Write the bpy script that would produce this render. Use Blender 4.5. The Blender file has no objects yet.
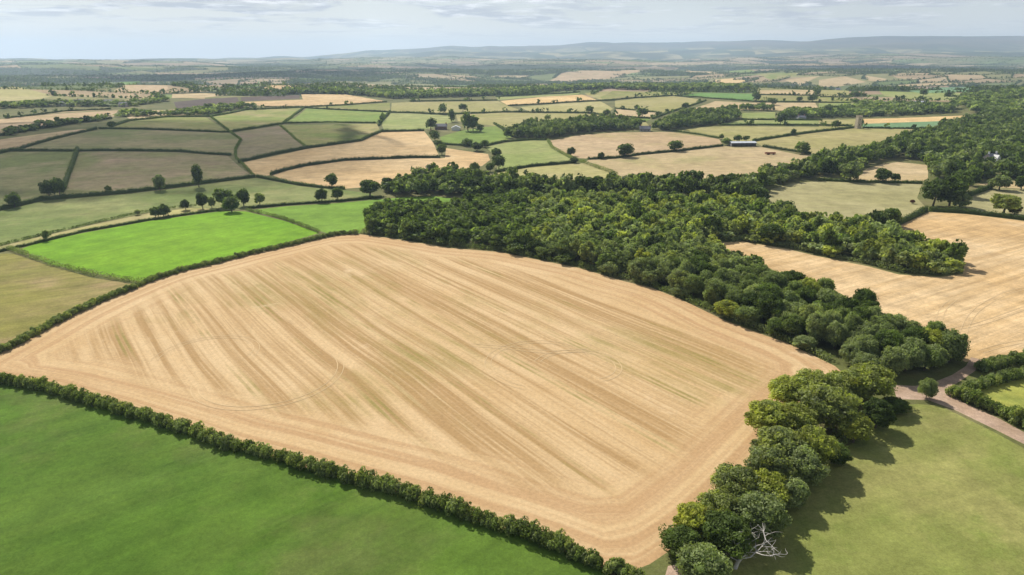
import bpy, math, random
import numpy as np
from mathutils import Vector, Matrix
from mathutils.geometry import delaunay_2d_cdt

scene = bpy.context.scene
COL = scene.collection
R = math.radians

# ------------------------------------------------------------------ camera, sky, sun, exposure
cam_data = bpy.data.cameras.new('camera')
cam = bpy.data.objects.new('camera', cam_data); COL.objects.link(cam)
cam_data.sensor_width = 36.0
cam_data.lens = 36.0 * 683.0 / 1024.0
cam_data.clip_start = 0.5; cam_data.clip_end = 60000
cam.location = (0, 0, 90)
cam.rotation_euler = (R(90) - math.atan((287.5 - 58.5) / 683.0), 0, 0)
scene.camera = cam

SUN_EL, SUN_AZ = 42.0, -28.0           # degrees; azimuth from +Y towards +X
world = bpy.data.worlds.new('World'); scene.world = world; world.use_nodes = True
wn = world.node_tree.nodes; wl = world.node_tree.links
wn.clear()
def N(nodes, typ, **kw):
    n = nodes.new(typ)
    for k, v in kw.items(): setattr(n, k, v)
    return n
wo = N(wn, 'ShaderNodeOutputWorld'); bg = N(wn, 'ShaderNodeBackground')
sky = N(wn, 'ShaderNodeTexSky'); sky.sky_type = 'NISHITA'; sky.sun_disc = False
sky.sun_elevation = R(SUN_EL); sky.sun_rotation = R(SUN_AZ)
sky.altitude = 100; sky.air_density = 1.0; sky.dust_density = 1.0; sky.ozone_density = 1.0
bg.inputs['Strength'].default_value = 0.05
tc = N(wn, 'ShaderNodeTexCoord'); sep = N(wn, 'ShaderNodeSeparateXYZ')
wl.new(tc.outputs['Generated'], sep.inputs[0])
def wmath(op, a, b=None, c=None):
    m = N(wn, 'ShaderNodeMath', operation=op)
    for i, v in enumerate((a, b, c)):
        if v is None: continue
        if isinstance(v, (int, float)): m.inputs[i].default_value = v
        else: wl.new(v, m.inputs[i])
    return m.outputs[0]
# a cloud deck: directions projected on a flat layer, so clouds crowd together towards the horizon
zc = wmath('ADD', wmath('MAXIMUM', sep.outputs['Z'], 0.0), 0.06)
cmb = N(wn, 'ShaderNodeCombineXYZ')
wl.new(wmath('DIVIDE', sep.outputs['X'], zc), cmb.inputs[0]); wl.new(wmath('DIVIDE', sep.outputs['Y'], zc), cmb.inputs[1])
cn = N(wn, 'ShaderNodeTexNoise'); cn.inputs['Scale'].default_value = 0.85; cn.inputs['Detail'].default_value = 7
cn.inputs['Roughness'].default_value = 0.58; cn.inputs['Distortion'].default_value = 0.35
wl.new(cmb.outputs[0], cn.inputs['Vector'])
cr = N(wn, 'ShaderNodeMapRange'); cr.inputs[1].default_value = 0.48; cr.inputs[2].default_value = 0.58
wl.new(cn.outputs[0], cr.inputs[0])
cn2 = N(wn, 'ShaderNodeTexNoise'); cn2.inputs['Scale'].default_value = 2.1; cn2.inputs['Detail'].default_value = 6
cn2.inputs['Roughness'].default_value = 0.6
wl.new(cmb.outputs[0], cn2.inputs['Vector'])
shade = N(wn, 'ShaderNodeMapRange'); shade.inputs[1].default_value = 0.46; shade.inputs[2].default_value = 0.64
wl.new(cn2.outputs[0], shade.inputs[0])
ccol = N(wn, 'ShaderNodeMix', data_type='RGBA')
ccol.inputs[6].default_value = (9.6, 10.2, 11.2, 1); ccol.inputs[7].default_value = (18.0, 18.2, 18.4, 1)
wl.new(shade.outputs[0], ccol.inputs[0])
smix = N(wn, 'ShaderNodeMix', data_type='RGBA')
# thin bright veil near the horizon
veil = N(wn, 'ShaderNodeMapRange'); veil.inputs[1].default_value = 0.0; veil.inputs[2].default_value = 0.14
veil.inputs[3].default_value = 0.85; veil.inputs[4].default_value = 0.0
wl.new(sep.outputs['Z'], veil.inputs[0])
vmix = N(wn, 'ShaderNodeMix', data_type='RGBA'); vmix.inputs[7].default_value = (18.0, 18.6, 18.9, 1)
wl.new(veil.outputs[0], vmix.inputs[0]); wl.new(sky.outputs[0], vmix.inputs[6])
wl.new(vmix.outputs[2], smix.inputs[6]); wl.new(ccol.outputs[2], smix.inputs[7])
fade = N(wn, 'ShaderNodeMapRange'); fade.inputs[1].default_value = 0.022; fade.inputs[2].default_value = 0.055
wl.new(sep.outputs['Z'], fade.inputs[0])
wl.new(wmath('MULTIPLY', cr.outputs[0], fade.outputs[0]), smix.inputs[0])
wl.new(smix.outputs[2], bg.inputs['Color']); wl.new(bg.outputs[0], wo.inputs['Surface'])

sd = bpy.data.lights.new('sun', 'SUN'); sd.energy = 5.0; sd.angle = R(0.53); sd.color = (1.0, 0.955, 0.88)
sun = bpy.data.objects.new('sun', sd); COL.objects.link(sun)
TO_SUN = Vector((math.sin(R(SUN_AZ)) * math.cos(R(SUN_EL)), math.cos(R(SUN_AZ)) * math.cos(R(SUN_EL)), math.sin(R(SUN_EL))))
sun.rotation_euler = TO_SUN.to_track_quat('Z', 'Y').to_euler()
sun.location = (0, 0, 400)
vs = scene.view_settings
vs.view_transform = 'Standard'; vs.look = 'None'; vs.exposure = 0.30; vs.gamma = 1.0
cy = scene.cycles
cy.use_denoising = True; cy.max_bounces = 5; cy.diffuse_bounces = 2; cy.transmission_bounces = 3
cy.transparent_max_bounces = 4; cy.volume_bounces = 0; cy.caustics_reflective = False; cy.caustics_refractive = False

# ------------------------------------------------------------------ the land
def _hash(ix, iy, seed):
    n = (ix.astype(np.int64) * 374761393 + iy.astype(np.int64) * 668265263 + seed * 974711) & 0xffffffff
    n = ((n ^ (n >> 13)) * 1274126177) & 0xffffffff
    n = n ^ (n >> 16)
    return (n & 0xffffff) / float(0xffffff)

def vnoise(x, y, seed):
    """smooth value noise in -1..1"""
    ix = np.floor(x); iy = np.floor(y)
    fx = x - ix; fy = y - iy
    fx = fx * fx * fx * (fx * (fx * 6 - 15) + 10); fy = fy * fy * fy * (fy * (fy * 6 - 15) + 10)
    a = _hash(ix, iy, seed); b = _hash(ix + 1, iy, seed)
    c = _hash(ix, iy + 1, seed); d = _hash(ix + 1, iy + 1, seed)
    return ((a + (b - a) * fx) * (1 - fy) + (c + (d - c) * fx) * fy) * 2 - 1

def smooth(a, b, v):
    t = np.clip((v - a) / (b - a), 0, 1)
    return t * t * (3 - 2 * t)

def height(x, y):
    """height of the land in metres: gentle farmland, rolling hills, a moor on the skyline"""
    x = np.asarray(x, float); y = np.asarray(y, float)
    r = np.hypot(x, y)
    az = np.degrees(np.arctan2(x, np.maximum(y, 1.0)))
    mean = np.interp(r, [0, 700, 1100, 1500, 1900, 2300, 2700, 3300, 4000, 5200, 6500, 8000, 11000, 16000, 30000],
                        [0, 0, 5, 17, 22, -4, -22, -5, 8, 22, 30, 34, 44, 60, 40])
    z = mean.copy()
    z += np.interp(r, [120, 350, 900, 1600], [0.0, 1.6, 3.5, 5.0]) * vnoise(x / 310 + 3.3, y / 310 + 7.1, 11)
    z += np.interp(r, [900, 1500, 2500, 5000, 9000], [0, 4, 20, 34, 40]) * vnoise(x / 1250 + 1.7, y / 900 + 4.2, 5)
    z += np.interp(r, [1500, 3000, 9000], [0, 9, 16]) * vnoise(x / 420 + 9.0, y / 420 + 2.0, 8)
    # shallow valley on the left and the slope beyond it
    z += -7 * np.exp(-(((x + 420) / 260) ** 2 + ((y - 430) / 110) ** 2))
    z += 9 * np.exp(-(((x + 520) / 420) ** 2 + ((y - 820) / 200) ** 2))
    # moor on the skyline
    sky = np.interp(az, [-60, -40, -30, -16, -13, -11, -8.8, -5, -3, 0, 3.8, 7.3, 10, 13, 16.8, 21, 24, 27, 31.7, 35, 38, 45, 60],
                        [0, 0, 5, 30, 110, 165, 225, 280, 240, 265, 290, 365, 325, 330, 375, 345, 365, 400, 405, 375, 380, 350, 250])
    z += sky * (0.16 * smooth(6500, 9500, r) + 0.34 * smooth(9500, 12500, r) + 0.5 * smooth(12500, 15500, r)) * (1 - 0.85 * smooth(17000, 24000, r))
    z += smooth(9000, 13000, r) * sky * 0.13 * vnoise(x / 1400, y / 1400, 21) * (1 - 0.6 * smooth(13500, 15000, r))
    return z


def hz(x, y): return float(height(np.array([x]), np.array([y]))[0])

# surveyed outlines, metres east / north of the camera's ground point
FIELDS = [
 ('stubble_field', 'stubble_main', [(-164.5, 201.4), (-163.2, 213.8), (-162.9, 229.6), (-161.3, 242.1), (-158.9, 254.7), (-155.6, 267.2), (-153.8, 276.0), (-147.8, 290.6), (-137.5, 303.3), (-127.0, 319.0), (-113.0, 336.3), (-101.7, 351.2), (-93.2, 360.2), (-83.7, 361.0), (-61.0, 348.8), (-31.0, 329.7), (-6.3, 321.8), (12.7, 307.6), (30.2, 294.6), (47.8, 275.0), (57.6, 266.3), (66.0, 252.8), (76.6, 230.2), (86.1, 216.2), (91.4, 209.3), (99.3, 191.4), (99.5, 187.2), (75.4, 158.6), (61.7, 142.1), (50.1, 128.2), (37.8, 114.8), (25.9, 105.1), (20.8, 102.5), (17.5, 103.8), (9.6, 108.7), (1.0, 113.9), (-8.0, 118.0), (-23.0, 126.3), (-38.9, 132.8), (-58.8, 141.9), (-70.0, 146.1), (-85.7, 154.1), (-108.5, 164.8), (-133.8, 175.9), (-149.8, 180.6), (-170.5, 184.7), (-164.7, 188.8)]),
 ('grass_field', 'emerald', [(-330.7, 225.0), (-242.9, 202.4), (-170.5, 184.7), (-149.8, 180.6), (-133.8, 175.9), (-108.5, 164.8), (-85.7, 154.1), (-70.0, 146.1), (-58.8, 141.9), (-38.9, 132.8), (-23.0, 126.3), (-8.0, 118.0), (1.0, 113.9), (9.6, 108.7), (17.5, 103.8), (18.3, 101.7), (23.8, 93.8), (9.8, 35.5), (-155.9, 35.4), (-368.8, 124.9)]),
 ('pasture', 'pasture_near', [(111.1, 167.1), (116.5, 166.0), (118.2, 162.1), (121.7, 153.3), (124.3, 144.9), (135.2, 111.5), (151.1, 70.0), (108.3, 35.5), (11.7, 35.5), (31.8, 98.5), (46.9, 111.8), (56.9, 122.9), (67.8, 133.8), (79.0, 143.3), (92.2, 154.5), (105.9, 166.6)]),
 ('dirt_track', 'dirt', [(110.3, 178.6), (116.3, 177.9), (122.3, 179.8), (131.3, 185.0), (139.4, 191.2), (145.2, 197.8), (147.5, 195.5), (139.9, 187.7), (132.2, 181.7), (124.7, 176.0), (123.7, 168.8), (128.0, 158.9), (129.6, 152.3), (139.2, 127.1), (133.1, 120.2), (125.6, 146.7), (122.7, 154.8), (119.2, 163.7), (115.2, 169.4), (106.9, 170.0)]),
 ('dirt_track', 'dirt', [(29.2, 104.6), (33.9, 105.6), (34.2, 100.9), (30.6, 93.8), (24.6, 93.8)]),
 ('grass_field', 'lime', [(-251.5, 337.1), (-253.3, 352.5), (-242.9, 376.5), (-221.0, 407.1), (-188.6, 432.5), (-170.6, 430.8), (-135.2, 398.3), (-105.7, 364.3), (-109.2, 357.2), (-133.3, 312.7), (-146.5, 286.7), (-155.2, 275.3), (-162.3, 278.3), (-185.9, 289.4), (-215.7, 305.8)]),
 ('grass_field', 'lime2', [(-169.8, 433.9), (-150.1, 445.1), (-116.5, 454.0), (-74.1, 472.8), (-53.2, 473.5), (-31.3, 459.2), (-45.0, 419.5), (-84.2, 415.6), (-83.1, 363.4), (-93.5, 361.4), (-99.6, 361.6), (-137.1, 404.3)]),
 ('grass_field', 'olive', [(-304.7, 316.1), (-255.8, 329.0), (-248.9, 328.3), (-213.3, 302.2), (-181.4, 281.7), (-159.3, 272.6), (-154.3, 271.2), (-160.2, 249.9), (-163.6, 230.6), (-165.1, 202.2), (-168.4, 182.0), (-180.5, 175.6)]),
 ('grass_track', 'verge', [(-273.7, 313.8), (-268.9, 347.1), (-262.0, 370.9), (-249.6, 404.8), (-232.9, 431.9), (-213.1, 445.3), (-191.2, 440.3), (-221.9, 410.2), (-244.6, 379.3), (-253.6, 347.8), (-258.5, 332.6), (-264.4, 302.2)]),
 ('pasture', 'valley', [(-349.9, 379.6), (-339.3, 445.3), (-327.5, 471.5), (-279.6, 490.5), (-252.9, 506.4), (-206.6, 550.7), (-162.5, 518.8), (-145.1, 510.7), (-123.6, 502.2), (-100.4, 485.6), (-91.1, 466.5), (-117.3, 457.5), (-151.6, 449.9), (-171.5, 438.5), (-190.5, 437.1), (-214.5, 448.5), (-234.5, 435.0), (-251.4, 407.8), (-263.9, 373.8), (-268.9, 347.1), (-281.0, 299.8)]),
 ('grass_field', 'dull', [(-535.8, 624.3), (-476.3, 642.5), (-410.6, 652.2), (-332.3, 502.2), (-338.5, 485.3), (-343.1, 450.7), (-347.1, 390.0)]),
 ('grass_field', 'dull_brown', [(-408.8, 652.4), (-365.7, 661.8), (-311.9, 658.8), (-266.3, 646.4), (-235.7, 594.4), (-209.0, 553.0), (-255.9, 513.0), (-282.7, 496.5), (-330.8, 502.2)]),
 ('grass_field', 'dull', [(-470.7, 659.0), (-473.6, 711.8), (-478.6, 771.9), (-470.7, 813.1), (-351.8, 798.8), (-334.9, 802.2), (-322.8, 794.6), (-289.3, 741.4), (-272.0, 678.9), (-264.8, 652.2), (-290.1, 652.1), (-317.5, 660.6), (-391.4, 656.5)]),
 ('grass_field', 'olive_green', [(-479.0, 836.5), (-514.8, 944.3), (-506.5, 1009.5), (-457.3, 1045.6), (-396.5, 928.4), (-327.5, 803.8), (-356.0, 808.7), (-435.5, 817.1)]),
 ('grass_field', 'green_tan', [(-445.0, 1037.5), (-447, 1180), (-367, 1236), (-299.7, 915.4), (-324.3, 804.5)]),
 ('grass_field', 'mauve', [(-320.7, 795.0), (-295.0, 885.0), (-235.6, 754.0), (-210.0, 705.4), (-245.3, 617.8), (-264.1, 657.8), (-287.4, 741.9)]),
 ('grass_field', 'green_tan', [(-297.2, 899.7), (-182.5, 946.0), (-160.6, 848.4), (-165.4, 760.5), (-208.1, 705.8), (-237.7, 761.2)]),
 ('grass_field', 'green', [(-358, 1230), (-201.1, 1149.5), (-181.7, 956.3), (-303.7, 932.2)]),
 ('stubble_field', 'stubble', [(-242.7, 613.1), (-206.3, 703.1), (-164.4, 760.7), (-158.7, 838.2), (-124.1, 848.1), (-108.2, 857.2), (-84.3, 749.4), (-69.0, 660.2), (-97.6, 658.9), (-155.4, 640.0), (-183.0, 606.8), (-198.4, 562.4), (-209.0, 553.0)]),
 ('stubble_field', 'stubble', [(-197.6, 562.5), (-183.0, 606.8), (-160.1, 636.6), (-97.6, 658.9), (-64.2, 660.3), (-69.0, 723.7), (-23.9, 686.4), (-20.7, 648.0), (-26.8, 612.7), (-53.1, 586.1), (-98.2, 517.3), (-128.3, 506.3), (-145.7, 512.7), (-172.0, 532.5)]),
 ('grass_field', 'green', [(-83.1, 802.9), (-64.4, 863.5), (-36.7, 916.0), (-21.3, 930.9), (0.0, 809.0), (-8.9, 772.0), (-27.9, 742.5), (-75.4, 746.7)]),
 ('grass_field', 'soft_green', [(-27.5, 732.2), (-2.2, 768.2), (20.3, 781.3), (40.5, 780.6), (41.8, 723.2), (55.1, 654.3), (56.2, 623.0), (15.9, 604.2), (-13.5, 579.4), (-11.3, 647.6)]),
 ('stubble_field', 'pink_tan', [(41.3, 775.0), (80.7, 825.7), (125.5, 849.0), (194.6, 853.0), (233.9, 784.9), (222.6, 731.0), (169.2, 691.8), (125.3, 670.1), (73.5, 648.9), (57.0, 654.1), (41.8, 723.2)]),
 ('stubble_field', 'pink_tan2', [(65.2, 621.9), (73.2, 645.7), (96.8, 647.4), (125.1, 668.7), (221.1, 725.6), (243.7, 730.7), (258.6, 719.0), (277.6, 662.4), (288.4, 665.3), (240.8, 572.6), (184.8, 506.9), (136.3, 492.3), (96.3, 511.8), (84.3, 559.4)]),
 ('stubble_field', 'pale_olive', [(-16.8, 574.5), (15.9, 604.2), (57.1, 622.9), (65.2, 621.9), (84.3, 559.4), (92.6, 512.1), (34.8, 492.5), (-9.1, 513.1)]),
 ('grass_field', 'olive_tan', [(197.0, 858.3), (256.4, 918.7), (411.3, 933.0), (462.5, 942.2), (386.4, 874.8), (328.9, 823.3), (266.4, 767.3), (246.5, 767.3), (235.1, 789.4)]),
 ('grass_field', 'olive_tan2', [(265.7, 758.7), (325.7, 815.1), (382.2, 864.9), (455.4, 921.7), (554.7, 902.2), (446.4, 780.8), (364.1, 693.4), (285.8, 618.0), (249.5, 594.6), (289.7, 668.5), (277.4, 689.4), (262.0, 722.7)]),
 ('stubble_field', 'stubble_gold', [(524.1, 1053.0), (708, 1078), (667, 1018), (491.9, 983.3)]),
 ('grass_field', 'turquoise', [(491.1, 981.7), (664, 1017), (610.5, 955.0), (562.0, 914.5), (463.5, 922.1)]),
 ('grass_field', 'olive_tan', [(455.7, 1040.3), (517.0, 1053.8), (466.6, 945.1), (411.1, 935.7)]),
 ('grass_field', 'soft_green', [(276.2, 932.7), (331.5, 1019.1), (453.8, 1032.4), (422.7, 959.7), (333.9, 941.4)]),
 ('grass_field', 'soft_green', [(370.7, 1137.9), (439, 1173), (390.3, 1040.2), (339.0, 1028.8)]),
 ('stubble_field', 'tan', [(313, 1206), (393, 1367), (438, 1339), (570, 1328), (529, 1210), (449, 1201), (392, 1196), (305.6, 1137.3)]),
 ('grass_field', 'emerald_far', [(357, 1516), (418, 1586), (522, 1522), (463, 1359), (400, 1421)]),
 ('grass_field', 'olive_tan', [(201, 1381), (268, 1482), (346, 1523), (378, 1379), (295, 1203), (249.5, 1124.7), (217.2, 1149.1), (176, 1201)]),
 ('grass_field', 'olive_green', [(238, 1689), (421, 1631), (351, 1545), (273, 1508), (182, 1402), (189, 1522)]),
 ('stubble_field', 'tan', [(569, 1650), (737, 1729), (642, 1498), (523, 1500)]),
 ('grass_field', 'olive_green', [(512, 1481), (632, 1454), (584, 1341), (467, 1359)]),
 ('grass_field', 'tan', [(174.9, 1184.2), (215.7, 1141.2), (235.9, 1112.7), (205.0, 1034.2), (158.6, 1081.5)]),
 ('grass_field', 'green', [(155.3, 1058.1), (203.2, 1024.8), (189.4, 990.0), (143.0, 972.1)]),
 ('grass_field', 'olive_tan', [(148.3, 952.0), (187.5, 979.7), (175.6, 874.8), (142.6, 864.4)]),
 ('grass_field', 'olive_green', [(254.2, 1117.1), (304, 1195), (303.4, 1129.0), (287.7, 1074.5), (237.3, 1040.6)]),
 ('grass_field', 'olive_tan', [(-89.2, 1118.7), (-9.8, 1149.9), (123.8, 1115.6), (144.0, 1075.7), (130.9, 996.5), (59.2, 987.5), (24.3, 945.2), (-7.9, 917.4), (-46.6, 958.9), (-77.5, 1005.0)]),
 ('stubble_field', 'stubble_gold', [(-23, 1375), (81, 1518), (158, 1600), (174, 1398), (70, 1309), (-7, 1273)]),
 ('stubble_field', 'pale_olive', [(14, 1244), (69, 1285), (170, 1362), (169.9, 1184.6), (145.0, 1107.2), (124.8, 1124.6), (29.6, 1155.3)]),
 ('grass_field', 'soft_green', [(-33, 1462), (158, 1651), (150, 1607), (-28, 1399)]),
 ('grass_field', 'olive_tan', [(167, 1641), (233, 1689), (180, 1414)]),
 ('grass_field', 'olive_tan', [(-225, 1321), (-194, 1341), (-27, 1375), (-7, 1265), (13.5, 1190.7), (-9.9, 1162.9), (-87.2, 1134.8), (-166.6, 1148.8), (-200.3, 1164.7)]),
 ('grass_field', 'soft_green', [(-196.1, 1139.3), (-163.8, 1129.0), (-97.6, 1105.4), (-81.7, 1004.6), (-95.1, 923.2), (-110.2, 874.2), (-156.8, 854.6), (-179.1, 956.8)]),
 ('stubble_field', 'stubble', [(-500, 1314), (-407, 1377), (-445, 1495), (-354, 1501), (-240, 1356), (-304, 1286), (-370, 1247), (-433, 1237)]),
 ('ploughed_field', 'plough', [(-612, 1279), (-588, 1354), (-547, 1409), (-492, 1278), (-518, 1188), (-563, 1181)]),
 ('ploughed_field', 'plough', [(-540, 1410), (-441, 1468), (-418, 1394), (-507, 1322)]),
 ('grass_field', 'olive_green', [(-358, 1242), (-302, 1277), (-230, 1329), (-201.7, 1163.1), (-284, 1196)]),
 ('stubble_field', 'pink_tan', [(-697.9, 901.1), (-702.8, 962.5), (-679, 1055), (-626, 1118), (-566.7, 993.8), (-565.0, 874.3), (-564.4, 780.6), (-579.4, 743.8)]),
 ('stubble_field', 'tan', [(-713, 993), (-700, 1099), (-656, 1151), (-643, 1128), (-687, 1068), (-698.1, 971.3)]),
 ('stubble_field', 'tan', [(-617, 1110), (-519, 1178), (-474.2, 1074.5), (-512.3, 1021.4), (-527.5, 968.0)]),
 ('stubble_field', 'pink_tan', [(-518.7, 662.1), (-528.3, 716.8), (-516.0, 761.3), (-500.0, 811.6), (-485.2, 812.2), (-481.3, 776.4), (-476.7, 716.6), (-474.4, 658.8), (-488.9, 621.8)]),
 ('stubble_field', 'stubble_right', [(95.4, 330.0), (103.6, 337.6), (118.8, 340.5), (135.8, 325.8), (145.9, 312.4), (161.5, 295.9), (168.6, 283.9), (184.3, 280.3), (196.8, 284.5), (209.2, 302.8), (207.2, 327.3), (203.4, 342.9), (193.1, 351.3), (224.1, 381.0), (254.5, 409.9), (272.9, 404.1), (286.5, 393.2), (295.0, 385.3), (338.2, 358.3), (217.8, 219.9), (164.6, 201.6), (145.0, 195.6), (141.2, 194.1), (138.1, 207.4), (131.1, 213.3), (130.9, 240.2), (119.8, 254.9), (112.1, 271.2), (104.8, 294.1)]),
 ('grass_field', 'grey_olive', [(159.3, 425.4), (185.7, 486.7), (207.0, 506.7), (233.3, 519.5), (261.8, 510.6), (304.8, 505.8), (271.6, 453.3), (259.1, 420.0), (224.0, 386.0), (197.6, 361.1), (189.4, 373.9), (173.8, 404.9)]),
 ('stubble_field', 'tan', [(259.7, 523.8), (302.7, 582.8), (326.0, 605.2), (346.0, 616.2), (362.6, 598.4), (324.3, 531.9), (306.9, 512.2), (264.9, 517.1)]),
 ('grass_field', 'grey_olive', [(300.0, 449.4), (335.3, 481.0), (346.0, 488.6), (362.4, 480.3), (410.4, 456.8), (339.1, 372.0), (301.3, 394.2), (291.9, 401.1), (279.9, 412.5)]),
 ('stubble_field', 'tan', [(343.6, 505.0), (374.1, 517.1), (408.4, 507.4), (387.3, 479.6), (352.3, 490.4)]),
 ('grass_field', 'yellow_grass', [(123.4, 172.9), (132.8, 176.5), (151.3, 182.9), (181.1, 188.1), (142.6, 141.7), (133.9, 158.3), (129.3, 164.8), (125.8, 169.9)]),
 ('stubble_field', 'tan', [(1293, 3006), (1471, 3158), (1465, 2942), (1283, 2792), (1201, 2783)]),
 ('stubble_field', 'tan', [(1565, 3188), (1604, 3053), (1558, 2986), (1492, 2981)]),
 ('stubble_field', 'pink_tan', [(1674, 3141), (1806, 2989), (1745, 2942), (1659, 3077)]),
 ('stubble_field', 'tan', [(1551, 2854), (1699, 2897), (1814, 2866), (1760, 2797), (1508, 2771)]),
 ('grass_field', 'turquoise', [(918, 1642), (1615, 2754), (1779, 2734), (998, 1557), (904, 1572)]),
 ('grass_field', 'soft_green', [(862, 1668), (901, 1611), (980, 1534), (853, 1338), (776, 1349), (786, 1494)]),
 ('grass_field', 'olive_tan', [(726, 1680), (1265, 2683), (696, 1463), (634, 1463)]),
 ('grass_field', 'green_tan', [(621, 1434), (680, 1420), (637, 1329), (583, 1341)]),
 ('grass_field', 'soft_green', [(575, 1323), (644, 1310), (607, 1232), (520, 1193)]),
 ('stubble_field', 'pink_tan', [(188, 3733), (283, 4054), (471, 4219), (710, 4500), (803, 4325), (589, 3860), (299, 3675)]),
 ('stubble_field', 'tan', [(580, 5194), (813, 5664), (1286, 6457), (1340, 5754), (808, 4353), (840, 5331)]),
 ('stubble_field', 'tan', [(1379, 5650), (1256, 4342), (1047, 3761), (1060, 4388)]),
 ('stubble_field', 'stubble_gold', [(949, 3369), (1039, 3328), (1016, 3084), (903, 2934), (878, 3052)]),
 ('grass_field', 'green', [(1629, 5534), (1475, 4347), (1167, 3464), (1294, 4309)]),
 ('grass_field', 'green_tan', [(1170, 3444), (1345, 3332), (1263, 3189), (1115, 3072)]),
 ('grass_field', 'tan', [(1165, 3045), (1365, 3167), (1140, 2826)]),
 ('stubble_field', 'stubble', [(-602, 1520), (-589, 1696), (-886, 2991), (-805, 3068), (-514, 1726), (-539, 1549)]),
 ('grass_field', 'emerald_far', [(-697, 1729), (-1104, 3114), (-622, 1750), (-647, 1637)]),
 ('stubble_field', 'pink_tan', [(-733, 3089), (-508, 2989), (-297, 1715), (-424, 1808)]),
 ('stubble_field', 'pink_tan', [(-846, 1509), (-1432, 2983), (-765, 1579), (-762, 1405)]),
 ('stubble_field', 'tan', [(-711, 1296), (-695, 1422), (-650, 1337), (-665, 1222)]),
 ('stubble_field', 'pale_olive', [(-1926, 2676), (-1073, 1546), (-864, 1336), (-843, 1263), (-861, 1188), (-884, 1174), (-1125, 1503)]),
 ('grass_field', 'lime2', [(-1696, 3085), (-1634, 3132), (-859, 1656), (-870, 1612)]),
 ('stubble_field', 'tan', [(-709, 1480), (-656, 1516), (-587, 1477), (-603, 1390), (-656, 1365)]),
]
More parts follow.
